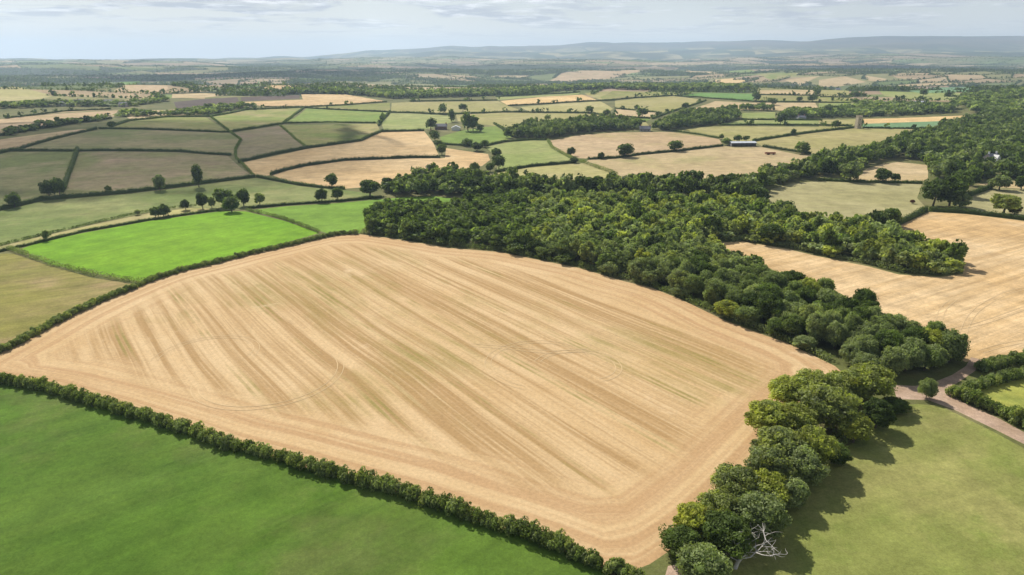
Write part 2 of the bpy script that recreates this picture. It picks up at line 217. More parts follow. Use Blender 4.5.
HEDGES = [
 ('near', 3.2, 2.9, 0, 'dense clipped hedge crossing the bottom between emerald grass and striped stubble', [(-242.9, 202.4), (-170.5, 184.7), (-149.8, 180.6), (-133.8, 175.9), (-108.5, 164.8), (-85.7, 154.1), (-70.0, 146.1), (-58.8, 141.9), (-38.9, 132.8), (-23.0, 126.3), (-8.0, 118.0), (1.0, 113.9), (9.6, 108.7), (17.5, 103.8), (23.1, 99.7)]),
 ('near', 2.8, 2.3, 0, 'dark hedge along the upper left edge of the big stubble field', [(-164.7, 190.9), (-164.5, 201.4), (-163.2, 213.8), (-162.9, 229.6), (-161.3, 242.1), (-158.9, 254.7), (-155.6, 267.2), (-153.8, 276.0), (-147.8, 290.6), (-137.5, 303.3), (-127.0, 319.0), (-113.0, 336.3), (-101.7, 351.2), (-93.2, 360.2), (-83.7, 361.0)]),
 ('mid', 2.6, 1.8, 0.25, 'grey scrubby hedge round the left end of the lime green field', [(-256.3, 336.7), (-234.9, 320.3), (-215.1, 304.9), (-183.6, 285.5), (-160.8, 275.4), (-155.7, 274.6)]),
 ('mid', 1.6, 1.3, 0, 'low hedge between the grassy lane and the lime green field', [(-261.9, 311.0), (-258.5, 332.6), (-253.6, 347.8), (-244.6, 379.3), (-221.8, 408.7), (-203.8, 424.5), (-189.7, 435.1)]),
 ('mid', 1.6, 1.2, 0.1, 'thin hedge on the far side of the grassy lane', [(-271.6, 323.4), (-268.9, 347.1), (-263.9, 373.8), (-251.4, 407.8), (-243.8, 425.7), (-228.8, 443.5), (-212.5, 451.4)]),
 ('mid', 2.2, 1.6, 0.15, 'short scrubby hedge dividing the two lime green fields', [(-171.0, 433.7), (-154.5, 419.5), (-136.4, 402.2), (-105.9, 364.8)]),
 ('mid', 1.8, 1.6, 0, 'hedge along the top of the smaller lime green field', [(-171.8, 439.5), (-151.2, 448.9), (-117.6, 458.6), (-90.4, 470.1)]),
 ('mid', 2.8, 2.6, 0, 'hedge along the upper edge of the shaded valley pasture', [(-344.7, 387.2), (-341.2, 448.0), (-329.3, 474.2), (-281.1, 493.5), (-255.1, 511.3), (-207.4, 553.1)]),
 ('mid', 2.4, 2.0, 0, 'hedge below the lower gold stubble field on the left slope', [(-206.6, 553.2), (-182.6, 536.2), (-163.7, 522.7), (-145.7, 512.7), (-124.1, 504.2)]),
 ('mid', 3.2, 3.2, 0, 'short straight hedge dividing the two shaded fields at far left', [(-411.3, 654.9), (-382.8, 600.8), (-362.0, 560.4), (-331.6, 502.2)]),
 ('mid', 2.6, 2.2, 0, 'long level hedge along the top of the shaded fields at left', [(-506.4, 633.2), (-467.3, 648.3), (-410.6, 650.6), (-390.5, 654.9), (-317.0, 659.5), (-290.1, 652.1), (-264.2, 650.7)]),
 ('mid', 2.6, 2.4, 0, 'slanting hedge below the narrow brown field at far left', [(-484.3, 603.7), (-471.1, 635.1), (-468.9, 661.9), (-474.5, 713.1), (-478.6, 771.9), (-481.1, 809.0)]),
 ('mid', 2.6, 2.2, 0, 'level hedge between two shaded green fields left of centre', [(-480.7, 812.4), (-433.9, 813.9), (-353.1, 801.7), (-332.3, 798.6), (-323.2, 801.6)]),
 ('mid', 2.2, 2.0, 0.1, 'winding thin hedge running downhill between the shaded left fields', [(-440.7, 1027.3), (-371.7, 890.2), (-323.5, 799.5), (-289.3, 741.4), (-271.6, 679.0), (-255.4, 637.3), (-209.7, 555.0)]),
 ('mid', 2.8, 2.4, 0, 'hedge climbing diagonally between the small green fields left of centre', [(-323.3, 804.7), (-310.7, 854.1), (-299.7, 915.4), (-339.7, 1094.2), (-363, 1229)]),
 ('mid', 2.4, 2.0, 0, 'level hedge between two green fields left of the white farm building', [(-299.8, 924.0), (-247.9, 953.5), (-184.5, 949.0)]),
 ('mid', 2.2, 1.8, 0.2, 'scrubby hedge dividing the mauve field from the green one', [(-293.9, 885.3), (-237.7, 761.2), (-209.0, 705.6)]),
 ('mid', 3.0, 2.6, 0, 'thick hedge along the top of the upper gold stubble field', [(-244.4, 615.3), (-229.6, 659.9), (-209.3, 703.0), (-165.4, 760.5), (-157.6, 838.4), (-108.2, 857.2)]),
 ('mid', 2.8, 2.4, 0, 'curving hedge between the two gold stubble fields left of centre', [(-198.4, 562.4), (-193.4, 583.3), (-183.0, 606.8), (-155.4, 640.0), (-97.6, 658.9), (-68.2, 661.5)]),
 ('far', 2.6, 2.2, 0, 'thin hedge topping the green fields below the distant gold stubble', [(-363, 1229), (-282, 1191), (-201.4, 1151.2)]),
 ('far', 3.0, 2.6, 0, 'short hedge joining the green fields beside the farm garden', [(-200.6, 1156.3), (-188.1, 1030.2), (-173.2, 909.9)]),
 ('far', 2.6, 2.2, 0, 'hedge with trees above the shaded green field at left', [(-479.0, 836.5), (-508.8, 933.1), (-502.8, 1016.7), (-448.1, 1041.3), (-446, 1180), (-367, 1236)]),
 ('far', 4.0, 3.0, 0, 'bushy hedge below the long tan field at far left', [(-556.9, 727.6), (-547.3, 743.7), (-547.3, 775.1), (-555.0, 858.3), (-559.6, 981.0)]),
 ('far', 2.6, 2.2, 0, 'thin hedge between the two tan strips at far left', [(-700.6, 970.9), (-691, 1085), (-643, 1132)]),
 ('far', 2.6, 2.2, 0, 'hedge in front of the distant gold stubble field', [(-432, 1232), (-369, 1243), (-304, 1283), (-237, 1342)]),
 ('mid', 2.8, 2.4, 0, 'hedge along the lower edge of the soft green field at centre', [(-13.5, 577.9), (15.9, 605.3), (58.1, 624.0)]),
 ('mid', 3.2, 2.2, 0.1, 'wide scrubby hedge running down the middle of the centre fields', [(40.2, 775.0), (41.8, 723.2), (55.1, 654.3), (64.3, 622.0), (75.3, 586.4), (85.2, 554.3)]),
 ('mid', 2.8, 2.2, 0, 'long hedge with round trees between the two pinkish fields', [(71.0, 642.8), (96.7, 646.8), (125.1, 668.7), (169.2, 691.8), (221.5, 727.1)]),
 ('mid', 2.8, 2.2, 0, 'hedge below the farm paddock', [(-75.4, 746.7), (-44.8, 738.5), (-27.7, 739.1), (-8.9, 768.2), (20.3, 782.1), (39.4, 781.5)]),
 ('far', 2.8, 2.4, 0, 'short hedge between the farm paddock and the tree clump', [(-24.7, 960.1), (-10.1, 879.4), (0.0, 809.0)]),
 ('far', 2.6, 2.4, 0, 'long hedge with trees passing behind the white farm building', [(-196.9, 1144.3), (-165.2, 1138.9), (-114.5, 1116.8), (-89.5, 1123.4), (-9.9, 1156.4), (124.3, 1120.1), (145.1, 1084.2)]),
 ('far', 2.6, 2.2, 0, 'hedge along the front of the distant golden field at centre', [(-7, 1265), (70, 1302), (172, 1382), (204, 1397)]),
 ('far', 2.6, 2.2, 0, 'thin hedge left of the distant golden field at centre', [(-195, 1350), (-119, 1360), (-28, 1389)]),
 ('far', 2.6, 2.2, 0, 'thin hedge behind the distant golden field at centre', [(-33, 1474), (63, 1587), (159, 1659)]),
 ('far', 2.6, 2.2, 0, 'hedge along the top of the round olive field right of centre', [(182, 1398), (271, 1497), (349, 1536)]),
 ('far', 2.6, 2.2, 0, 'long thin hedge below the distant emerald field', [(350, 1521), (398, 1417), (462, 1354), (581, 1333)]),
 ('far', 2.6, 2.2, 0, 'hedge curving round the right end of the olive field', [(377, 1374), (295, 1203), (253.0, 1126.3), (204.6, 1024.8)]),
 ('far', 2.4, 2.0, 0, 'thin hedge along the foot of the round olive field', [(174, 1193), (216.3, 1144.4), (237.4, 1112.7)]),
 ('far', 2.4, 2.0, 0, 'short hedge above the small green strip right of centre', [(156.9, 1069.7), (203.8, 1027.9)]),
 ('far', 2.4, 2.0, 0, 'short hedge below the small green strip right of centre', [(142.2, 966.4), (188.6, 985.6)]),
 ('far', 2.6, 2.2, 0, 'level hedge along the top of the wide olive field', [(278.9, 932.9), (334.4, 942.8), (418.8, 950.5), (460.3, 946.2)]),
 ('mid', 2.4, 2.0, 0, 'hedge sloping down to the open barn from the left', [(198.7, 860.5), (222.1, 822.4), (234.9, 788.5)]),
 ('mid', 2.8, 2.4, 0, 'hedge slanting from the open barn up to the stone tower', [(265.8, 765.5), (327.3, 819.2), (384.3, 869.9), (456.6, 927.0)]),
 ('mid', 2.6, 2.2, 0, 'short hedge below the open barn leading to a lone round tree', [(261.2, 720.4), (277.4, 689.4), (288.9, 666.6)]),
 ('far', 2.4, 2.0, 0, 'level hedge above the narrow green strip behind the barn', [(334.2, 1022.8), (388.0, 1033.9), (457.5, 1034.1)]),
 ('far', 2.4, 2.0, 0, 'thin level hedge right of the distant emerald field', [(515, 1490), (636, 1464)]),
 ('far', 2.4, 2.0, 0, 'upper of two short hedges left of the long pale sheds', [(624, 1434), (682, 1423)]),
 ('far', 2.4, 2.0, 0, 'lower of two short hedges left of the long pale sheds', [(580, 1330), (630, 1313)]),
 ('far', 2.4, 2.0, 0, 'thin hedge along the foot of the turquoise crop strip', [(462.2, 919.5), (556.8, 905.8)]),
 ('far', 2.6, 2.2, 0, 'thin hedge below the highest tan strip at upper right', [(1508, 2771), (1647, 2804), (1778, 2806)]),
 ('mid', 3.6, 2.6, 0, 'thick hedge between the right stubble field and the grey pasture', [(195.3, 355.6), (209.3, 369.1), (226.2, 384.8), (255.2, 414.2)]),
 ('mid', 3.0, 2.4, 0, 'dark hedge along the top of the right stubble field', [(256.2, 412.8), (274.6, 406.9), (288.3, 395.8), (296.8, 387.8), (322.7, 372.4)]),
 ('mid', 3.2, 2.8, 0, 'short hedge left of the small pasture at the right edge', [(302.7, 452.8), (323.3, 470.1), (344.6, 488.6)]),
 ('mid', 2.4, 2.0, 0, 'hedge between the grey pasture and the small tan field', [(234.0, 521.3), (263.2, 513.6), (305.7, 507.5)]),
 ('near', 3.2, 3.2, 0, 'hedge along the bottom of the right stubble field by the gateway', [(141.4, 187.7), (149.8, 191.1), (159.7, 194.7), (187.6, 203.8)]),
 ('near', 3.0, 2.8, 0, 'hedge on the near side of the lane at the right edge', [(129.6, 174.7), (136.4, 177.8), (144.4, 180.9), (151.8, 183.5), (177.3, 191.0)]),
 ('near', 4.2, 3.6, 0, 'tall bushy hedge beside the dirt track at the right edge', [(123.4, 172.9), (125.4, 169.4), (127.9, 164.8), (130.0, 159.9), (131.7, 155.3), (137.8, 138.8)]),
]
TREES = [
 (-336.5, 455.7, 10.3, 9.5, 'oak', 'lone round tree on the hedge at the far left edge of the valley'),
 (-327.8, 479.7, 13.7, 10.6, 'oak', 'left of the two touching dark trees at the foot of the short dividing hedge'),
 (-322.3, 482.3, 14.4, 10.7, 'oak', 'right of the two touching dark trees at the foot of the short dividing hedge'),
 (-293.5, 493.5, 5.9, 5.1, 'ash', 'small pale tree on the hedge above the shaded pasture'),
 (-260.9, 503.0, 12.0, 8.9, 'ash', 'grey green tree on the valley hedge left of a tall narrow tree'),
 (-236.6, 513.6, 17.6, 8.3, 'tall', 'tall narrow tree standing on the valley hedge'),
 (-237.9, 426.5, 3.9, 3.8, 'ash', 'tiny bush in the middle of the shaded valley pasture'),
 (-221.1, 415.9, 7.6, 6.2, 'oak', 'left of two small dark trees beside the lane hedge'),
 (-217.4, 418.5, 8.3, 8.1, 'oak', 'right of two small dark trees beside the lane hedge'),
 (-213.0, 439.1, 7.3, 5.9, 'oak', 'small round tree on the lane left of the tree clump'),
 (-202.8, 441.3, 11.4, 7.9, 'oak', 'leftmost tree of the clump above the lime green field'),
 (-198.0, 444.0, 8.1, 5.3, 'ash', 'smallest tree of the clump above the lime green field'),
 (-190.4, 446.5, 13.5, 13.3, 'oak', 'widest tree of the clump above the lime green field'),
 (-179.2, 429.7, 11.1, 10.9, 'oak', 'front tree of the clump touching the lime green field'),
 (-178.6, 448.8, 12.2, 9.3, 'oak', 'right-hand dark tree of the clump above the lime green field'),
 (-168.8, 451.3, 8.9, 7.4, 'ash', 'pale open tree just right of the clump above the lime green field'),
 (-250.6, 357.0, 6.6, 3.8, 'ash', 'small pale tree on the lane at the left end of the lime green field'),
 (-136.3, 514.5, 10.8, 9.8, 'oak', 'round tree on the hedge below the gold stubble left of centre'),
 (-129.1, 458.4, 9.7, 8.8, 'oak', 'left of two round trees on the hedge above the smaller lime field'),
 (-119.7, 464.8, 9.1, 8.3, 'oak', 'right of two round trees on the hedge above the smaller lime field'),
 (-100.3, 478.1, 12.2, 15.5, 'oak', 'broad tree standing alone at the left end of the tree belt'),
 (-110.0, 1120.3, 17.6, 15.9, 'oak', 'round dark tree on the hedge behind the farmhouse'),
 (-81.3, 1168.0, 13.3, 14.9, 'oak', 'round tree on the far hedge right above the farm'),
 (-100.3, 864.0, 16.2, 16.1, 'oak', 'dark tree at the left end of the grey roofed farmhouse'),
 (-84.6, 987.3, 18.4, 11.3, 'tall', 'upright dark tree directly behind the farmhouse'),
 (-54.6, 864.6, 24.9, 16.1, 'tall', 'tall leafy tree right of the white farm building'),
 (-48.4, 865.3, 19.9, 14.9, 'oak', 'rounded tree pressed against the tall leafy tree by the farm'),
 (-39.3, 855.2, 9.9, 9.8, 'oak', 'small tree at the right foot of the tall farm trees'),
 (-85.5, 770.8, 12.3, 12.2, 'oak', 'upper tree in the line running down from the farm'),
 (-75.7, 716.8, 10.4, 10.4, 'oak', 'middle tree in the line running down from the farm'),
 (-68.9, 679.1, 11.9, 9.8, 'oak', 'lowest tree in the line running down from the farm'),
 (-46.9, 738.4, 8.6, 12.8, 'oak', 'left bush of the dark thicket below the paddock'),
 (-35.8, 706.0, 9.3, 12.3, 'oak', 'front bush of the dark thicket below the paddock'),
 (-28.6, 732.2, 8.5, 9.5, 'oak', 'right bush of the dark thicket below the paddock'),
 (-15.5, 666.6, 8.8, 10.6, 'oak', 'upper of two trees left of the soft green field'),
 (-11.3, 595.2, 13.2, 12.2, 'oak', 'lower and larger of two trees left of the soft green field'),
 (-18.6, 579.7, 8.6, 7.6, 'oak', 'small tree where the soft green field meets the tree belt'),
 (-30.9, 570.1, 10.1, 9.2, 'oak', 'bushy tree at the end of the gold stubble beside the tree belt'),
 (57.1, 667.2, 8.8, 8.7, 'oak', 'small round tree on the scrubby centre hedge'),
 (56.2, 623.0, 5.5, 8.2, 'oak', 'low bush at the hedge corner below the small round tree'),
 (83.3, 644.5, 6.6, 6.6, 'oak', 'small tree on the hedge between the pinkish fields, left of the domed oak'),
 (107.4, 654.8, 13.4, 17.1, 'oak', 'wide domed tree on the hedge between the pinkish fields'),
 (163.3, 692.1, 11.1, 16.0, 'oak', 'spreading tree on the hedge midway to the open barn'),
 (51.6, 1003.8, 10.1, 10.0, 'ash', 'tree top rising from the left end of the mixed clump at centre'),
 (122.4, 1117.3, 12.8, 12.7, 'oak', 'lone tree on the far hedge right of the centre clump'),
 (144.0, 1075.7, 10.8, 12.3, 'oak', 'tree at the right end of the far hedge near centre'),
 (281.1, 668.9, 12.7, 14.5, 'oak', 'lone round tree standing in the field right of the barn'),
 (331.3, 820.5, 8.3, 8.3, 'oak', 'small tree on the slanting hedge right of the barn'),
 (367.0, 957.8, 17.9, 16.4, 'oak', 'tree with a visible trunk in front of the green strip behind the barn'),
 (234.8, 780.5, 6.8, 5.6, 'oak', 'small tree at the left end of the barn shrubbery'),
 (226.9, 730.9, 8.5, 10.6, 'oak', 'dark bush touching the left end of the open barn'),
 (247.4, 763.1, 7.7, 9.9, 'oak', 'tree behind the middle of the open barn'),
 (258.7, 767.3, 6.7, 7.7, 'oak', 'tree behind the right end of the open barn'),
 (195.8, 1056.8, 13.6, 18.1, 'oak', 'dark tree in the hedge corner left of the mixed clump'),
 (205.4, 1165.9, 8.3, 8.3, 'oak', 'tiny tree on the hedge of the round olive field'),
 (467.9, 1355.3, 21.1, 17.3, 'oak', 'tall tree at the right end of the distant emerald field'),
 (478.8, 1299.3, 14.8, 18.4, 'oak', 'round tree on the long hedge right of the distant emerald field'),
 (293.9, 1197.1, 10.2, 13.6, 'oak', 'tree in the hedge curving round the olive field'),
 (570.6, 1344.0, 13.3, 19.0, 'oak', 'tree at the hedge end above the tan strip at upper right'),
 (546.3, 1344.9, 11.4, 11.4, 'oak', 'small tree on the hedge above the tan strip at upper right'),
 (636.7, 1479.3, 12.5, 12.5, 'oak', 'small far tree at the end of the thin level hedge'),
 (419.1, 905.7, 11.7, 11.7, 'oak', 'tree on the slanting hedge left of the stone tower'),
 (470.8, 942.5, 10.8, 5.4, 'tall', 'narrow green tree against the right side of the stone tower'),
 (850.9, 1466.4, 16.6, 16.6, 'oak', 'left of two trees above the long pale sheds'),
 (856.2, 1392.9, 13.8, 13.8, 'oak', 'right of two trees above the long pale sheds'),
 (728.5, 1166.1, 14.9, 16.6, 'oak', 'round tree at the right end of the shed tree belt'),
 (701.6, 1448.4, 12.3, 22.5, 'oak', 'tree at the end of the upper short hedge left of the sheds'),
 (636.4, 1306.4, 9.3, 14.8, 'oak', 'tree at the end of the lower short hedge left of the sheds'),
 (507.3, 1124.1, 17.6, 16.0, 'oak', 'dark tree left of the far farm belt at right'),
 (278.5, 512.6, 11.4, 12.0, 'oak', 'larger of two dark trees on the hedge of the small tan field'),
 (290.5, 516.8, 6.9, 7.6, 'oak', 'smaller of two dark trees on the hedge of the small tan field'),
 (257.6, 519.4, 15.4, 17.5, 'ash', 'broad grey green tree at the left end of the small tan field'),
 (155.9, 428.6, 14.3, 14.0, 'oak', 'oak with a visible forked trunk at the corner of the grey pasture'),
 (148.3, 428.8, 14.3, 8.9, 'oak', 'oak with a straight visible trunk left of the forked oak'),
 (164.2, 405.0, 8.6, 12.1, 'oak', 'round tree standing forward of the wood by the grey pasture'),
 (161.1, 389.1, 7.7, 9.9, 'oak', 'second round tree at the wood edge below the grey pasture'),
 (131.5, 337.4, 11.0, 14.3, 'oak', 'conical dark green tree at the inlet of the right stubble field'),
 (267.2, 427.5, 18.0, 16.5, 'oak', 'left oak of the big dark clump above the right stubble field'),
 (277.3, 427.3, 19.3, 17.8, 'oak', 'tallest oak of the big dark clump above the right stubble field'),
 (303.0, 459.7, 17.9, 14.9, 'oak', 'rear oak of the big dark clump above the right stubble field'),
 (279.9, 421.3, 10.8, 11.3, 'ash', 'pale grey bush at the right foot of the big dark clump'),
 (195.9, 357.8, 13.2, 10.8, 'oak', 'left of two oaks on the thick hedge of the right stubble field'),
 (211.8, 373.8, 11.4, 11.2, 'oak', 'right of two oaks on the thick hedge of the right stubble field'),
 (295.5, 403.8, 12.8, 18.1, 'lime', 'flat topped bright tree on the hedge near the right edge'),
 (299.2, 399.6, 6.7, 7.2, 'red', 'dark red bush beside the flat topped bright tree'),
 (335.5, 496.9, 14.0, 12.4, 'oak', 'dark tree left of the pale lane at the right edge'),
 (345.1, 480.8, 11.5, 14.2, 'ash', 'grey green tree behind the small pasture at the right edge'),
 (360.3, 480.4, 11.4, 9.2, 'oak', 'dark tree at the right edge above the small pasture'),
 (258.3, 435.3, 2.6, 3.2, 'red', 'small rust coloured bush on the edge of the grey pasture'),
 (115.3, 170.6, 6.1, 4.7, 'sapling', 'small bright tree standing alone at the track junction'),
 (36.0, 113.1, 7.0, 8.0, 'lime', 'dark yellow tree in the field corner at the bottom of the row'),
 (41.7, 115.8, 8.0, 9.0, 'lime', 'yellow green tree low in the row on the stubble side'),
 (47.1, 123.3, 9.0, 10.0, 'lime', 'yellow topped tree overhanging the stubble low in the row'),
 (48.9, 113.7, 9.0, 11.0, 'ash', 'dusky grey green tree in the lower part of the row'),
 (40.8, 108.4, 8.0, 11.0, 'oak', 'dark tree just above the bleached dead tree'),
 (56.2, 129.1, 10.0, 10.0, 'lime', 'bright rounded tree a third of the way up the row'),
 (53.7, 122.8, 8.0, 9.0, 'lime', 'yellowest crown a third of the way up the row'),
 (61.6, 137.2, 10.0, 12.0, 'lime', 'yellow green tree in the middle of the row on the stubble side'),
 (64.4, 130.4, 9.0, 9.0, 'ash', 'grey green tree in the middle of the row'),
 (69.7, 137.2, 10.0, 10.0, 'lime', 'large sunlit tree in the middle of the row'),
 (64.6, 151.6, 9.0, 12.0, 'lime', 'flat spreading tree leaning out over the stubble field'),
 (71.9, 152.2, 8.0, 10.0, 'lime', 'tree between the spreading tree and the broadest crown'),
 (80.7, 154.5, 12.0, 14.0, 'lime', 'broadest olive green crown in the upper half of the row'),
 (74.9, 166.8, 8.0, 11.0, 'lime', 'flat topped tree at the upper left of the row beside the stubble'),
 (82.7, 168.6, 9.0, 12.0, 'lime', 'flat topped tree at the top of the row nearest the wood'),
 (84.2, 147.7, 8.0, 8.0, 'lime', 'narrow tree on the pasture side in the upper half of the row'),
 (93.1, 154.6, 8.0, 8.0, 'oak', 'round green tree at the head of the pasture shadows'),
 (75.6, 138.6, 5.0, 6.0, 'oak', 'low dark bush on the pasture side of the middle row'),
 (58.6, 122.2, 7.0, 7.0, 'ash', 'small grey green tree on the pasture side low in the row'),
 (34.3, 99.7, 8.0, 10.0, 'sapling', 'bright green tree beside the dead tree at the bottom edge'),
 (91.3, 167.4, 10.0, 11.0, 'lime', 'tree joining the top of the row to the wood'),
 (97.9, 169.1, 11.0, 13.0, 'lime', 'large yellow green tree where the row meets the wood'),
 (102.0, 162.7, 4.0, 7.0, 'oak', 'low dark bush between the round tree and the track'),
 (32.1, 107.4, 6.0, 8.0, 'oak', 'dark bush in the field corner where the hedge meets the row'),
]
WOODS = [
 ('main', 6.6, (6.5, 11), [(-82.0, 363.3), (-61.8, 353.3), (-31.3, 333.6), (-6.4, 325.5), (12.8, 311.0), (30.5, 297.7), (48.4, 278.4), (58.1, 268.9), (66.8, 256.4), (77.5, 233.2), (87.1, 218.8), (92.3, 211.8), (99.7, 194.3), (103.2, 190.0), (109.0, 180.5), (122.2, 183.0), (139.1, 192.7), (138.1, 207.4), (131.1, 213.3), (130.4, 239.1), (119.3, 253.7), (111.6, 269.9), (104.3, 292.5), (95.4, 330.0), (107.3, 341.6), (119.8, 343.5), (137.2, 329.6), (147.7, 316.7), (163.4, 299.9), (170.6, 287.6), (186.4, 283.8), (196.4, 287.4), (204.0, 299.6), (204.0, 321.8), (198.6, 338.9), (187.3, 357.9), (169.9, 374.1), (163.7, 394.2), (156.8, 416.6), (141.1, 425.9), (120.8, 432.8), (96.0, 437.1), (57.8, 442.6), (18.6, 448.7), (-27.7, 444.8), (-41.8, 419.3), (-81.2, 412.3), (-82.3, 381.1)]),
 ('belt', 9.0, (8.5, 16), [(-90.4, 473.8), (-78.9, 476.8), (-51.0, 479.1), (-29.0, 466.4), (19.2, 462.9), (59.9, 459.8), (99.4, 453.7), (138.1, 448.4), (156.9, 441.2), (179.4, 483.0), (221.4, 524.0), (269.7, 551.9), (306.4, 594.0), (333.2, 622.8), (364.5, 638.8), (366.1, 609.2), (325.8, 531.9), (324.2, 509.7), (344.8, 522.3), (342.6, 509.2), (379.4, 530.5), (380.8, 521.3), (425.7, 520.1), (810, 1018), (758, 1039), (723, 1074), (678, 1027), (621.7, 966.5), (563.4, 908.2), (444.0, 770.5), (363.4, 686.1), (284.9, 611.9), (222.7, 547.3), (167.4, 499.1), (134.3, 484.6), (94.1, 499.4), (41.7, 487.9), (-8.9, 504.5), (-50.5, 556.2), (-72.1, 533.7), (-95.2, 509.0)]),
 ('clump', 7.5, (9, 14), [(-8.1, 800.2), (20.5, 791.9), (41.0, 791.3), (81.6, 835.5), (124.1, 865.0), (160.6, 875.1), (169.3, 924.4), (122.5, 974.7), (64.7, 943.0), (17.1, 917.5)]),
 ('clump', 7.5, (9, 14), [(176.8, 874.8), (195.7, 863.7), (255.5, 925.2), (279.5, 939.6), (331.1, 1027.0), (371, 1172), (287.7, 1074.5), (238.3, 1024.8)]),
 ('far', 11, (9, 13), [(-238, 1404), (-204, 1418), (-87, 1468), (115, 1697), (267, 1758), (284, 1873), (122, 1804), (-95, 1609), (-221, 1539), (-367, 1558), (-486, 1520), (-476, 1486), (-356, 1513)]),
 ('far', 11, (9, 13), [(250, 1727), (418, 1667), (559, 1667), (974, 2853), (850, 2909), (459, 1835), (266, 1834)]),
 ('far', 10, (9, 13), [(401.2, 1049.6), (433.1, 1054.4), (505.2, 1080.6), (553, 1083), (694, 1113), (745, 1177), (702, 1213), (653, 1252), (634, 1278), (554, 1189), (492, 1160), (465, 1177)]),
 ('far', 11, (8, 12), [(726, 1103), (775, 1063), (814, 1043), (1130, 1462), (1089, 1509), (953, 1482), (789, 1257)]),
 ('far', 10, (7, 11), [(-567.7, 1003.3), (-555.1, 1014.5), (-529.5, 1026.6), (-465.9, 1065.7), (-464, 1201), (-435, 1225), (-485, 1234), (-514, 1180), (-525.5, 1048.3), (-588, 1083)]),
 ('far', 10, (6, 10), [(-538.9, 731.8), (-540.8, 765.6), (-545.7, 843.6), (-549.1, 957.2), (-559.2, 975.3), (-559.9, 866.1), (-554.2, 785.3), (-550.3, 747.9)]),
 ('far', 11, (7, 10), [(-798, 1098), (-742, 1158), (-636, 1174), (-627, 1296), (-653, 1311), (-668, 1202), (-766, 1196), (-825, 1136)]),
 ('far', 9, (8, 12), [(387, 1186), (444, 1192), (454, 1220), (397, 1215)]),
]
BUILDINGS = [
 ('farmhouse', (-89.3, 877.5), 15, 8, 4.6, 7.4, 4, 'grey_house', 'grey roofed farmhouse with brown upper wall among farm trees'),
 ('farm_shed', (-69.9, 870.8), 10.5, 7, 3.6, 6.0, 0, 'white_shed', 'white gabled farm building right of the farmhouse'),
 ('open_barn', (241.4, 726.9), 26, 10, 3.6, 4.8, 4, 'open_barn', 'open fronted barn with a pale roof and dark interior'),
 ('stone_tower', (453.6, 916.4), 5.6, 5.6, 15, 16, 10, 'tower', 'square pale stone tower standing alone on the hedge line'),
 ('long_shed', (685, 1266), 56, 14, 4, 7, -6, 'pale_shed', 'long pale roofed shed in the tree belt at upper right'),
 ('farm_shed', (716, 1241), 30, 14, 5, 8, -4, 'pale_shed', 'shorter pale roofed shed right of the long shed'),
 ('country_house', (412.4, 592.2), 11, 8, 7, 10.5, 20, 'white_house', 'white country house with gable and chimney among the trees at right'),
 ('outbuilding', (398.5, 571.7), 16, 6, 2.8, 4.6, 5, 'pale_shed', 'low pale roofed outbuilding in front of the white country house'),
 ('cottage', (164.4, 861.8), 13, 7, 3.5, 6.6, -12, 'grey_house', 'small slate roofed cottage behind the left pinkish field'),
 ('farm_shed', (429.4, 1041.4), 11, 8, 4, 6.4, 6, 'grey_house', 'grey roofed house among trees behind the barn'),
 ('packing_shed', (1824, 2561), 60, 40, 7, 10, -10, 'pale_shed', 'big white roofed shed at the far right edge'),
]
COTTAGES = [(-747, 1193), (-738, 1212), (-704, 1194), (-695, 1214), (-745, 1166), (-649, 1179), (-34, 3498), (1232, 2685)]
DEAD = (41.5, 104.0)
TRAILER = (249.3, 666.5)
SHADE = (-360.3, 651.3)
SHADE2 = (-1006, 1585)
SHADE3 = (-1331, 3634)
MARKS = [[(17.0, 164.1), (18.7, 174.5), (19.7, 185.4), (22.0, 196.1), (21.1, 207.0), (16.2, 213.8)], [(-13.9, 207.9), (-0.7, 205.4), (12.3, 202.2), (25.3, 203.8)], [(-27.1, 153.7), (-16.8, 165.2), (-3.4, 175.8), (9.6, 179.5)], [(18.4, 120.6), (27.9, 126.8), (35.3, 135.9), (44.1, 143.4)], [(-136.4, 187.3), (-102.8, 174.4), (-67.2, 154.7), (-38.1, 139.2)], [(151.9, 213.2), (162.2, 226.8), (174.2, 239.9), (187.2, 250.9), (200.7, 260.4), (213.2, 266.6)], [(152.5, 227.9), (163.2, 242.2), (175.7, 254.5)], [(150.5, 201.6), (160.1, 206.4), (173.5, 211.3)], [(152.2, 220.3), (169.2, 227.7), (197.1, 244.1)], [(144.6, 245.6), (149.9, 238.0), (148.7, 220.3), (145.9, 207.3)]]
TREE_LINE = [(37.1, 103.5), (43.5, 110.4), (50.8, 118.6), (60.0, 128.2), (69.8, 137.4), (82.0, 148.3), (94.3, 158.5), (103.7, 166.0)]

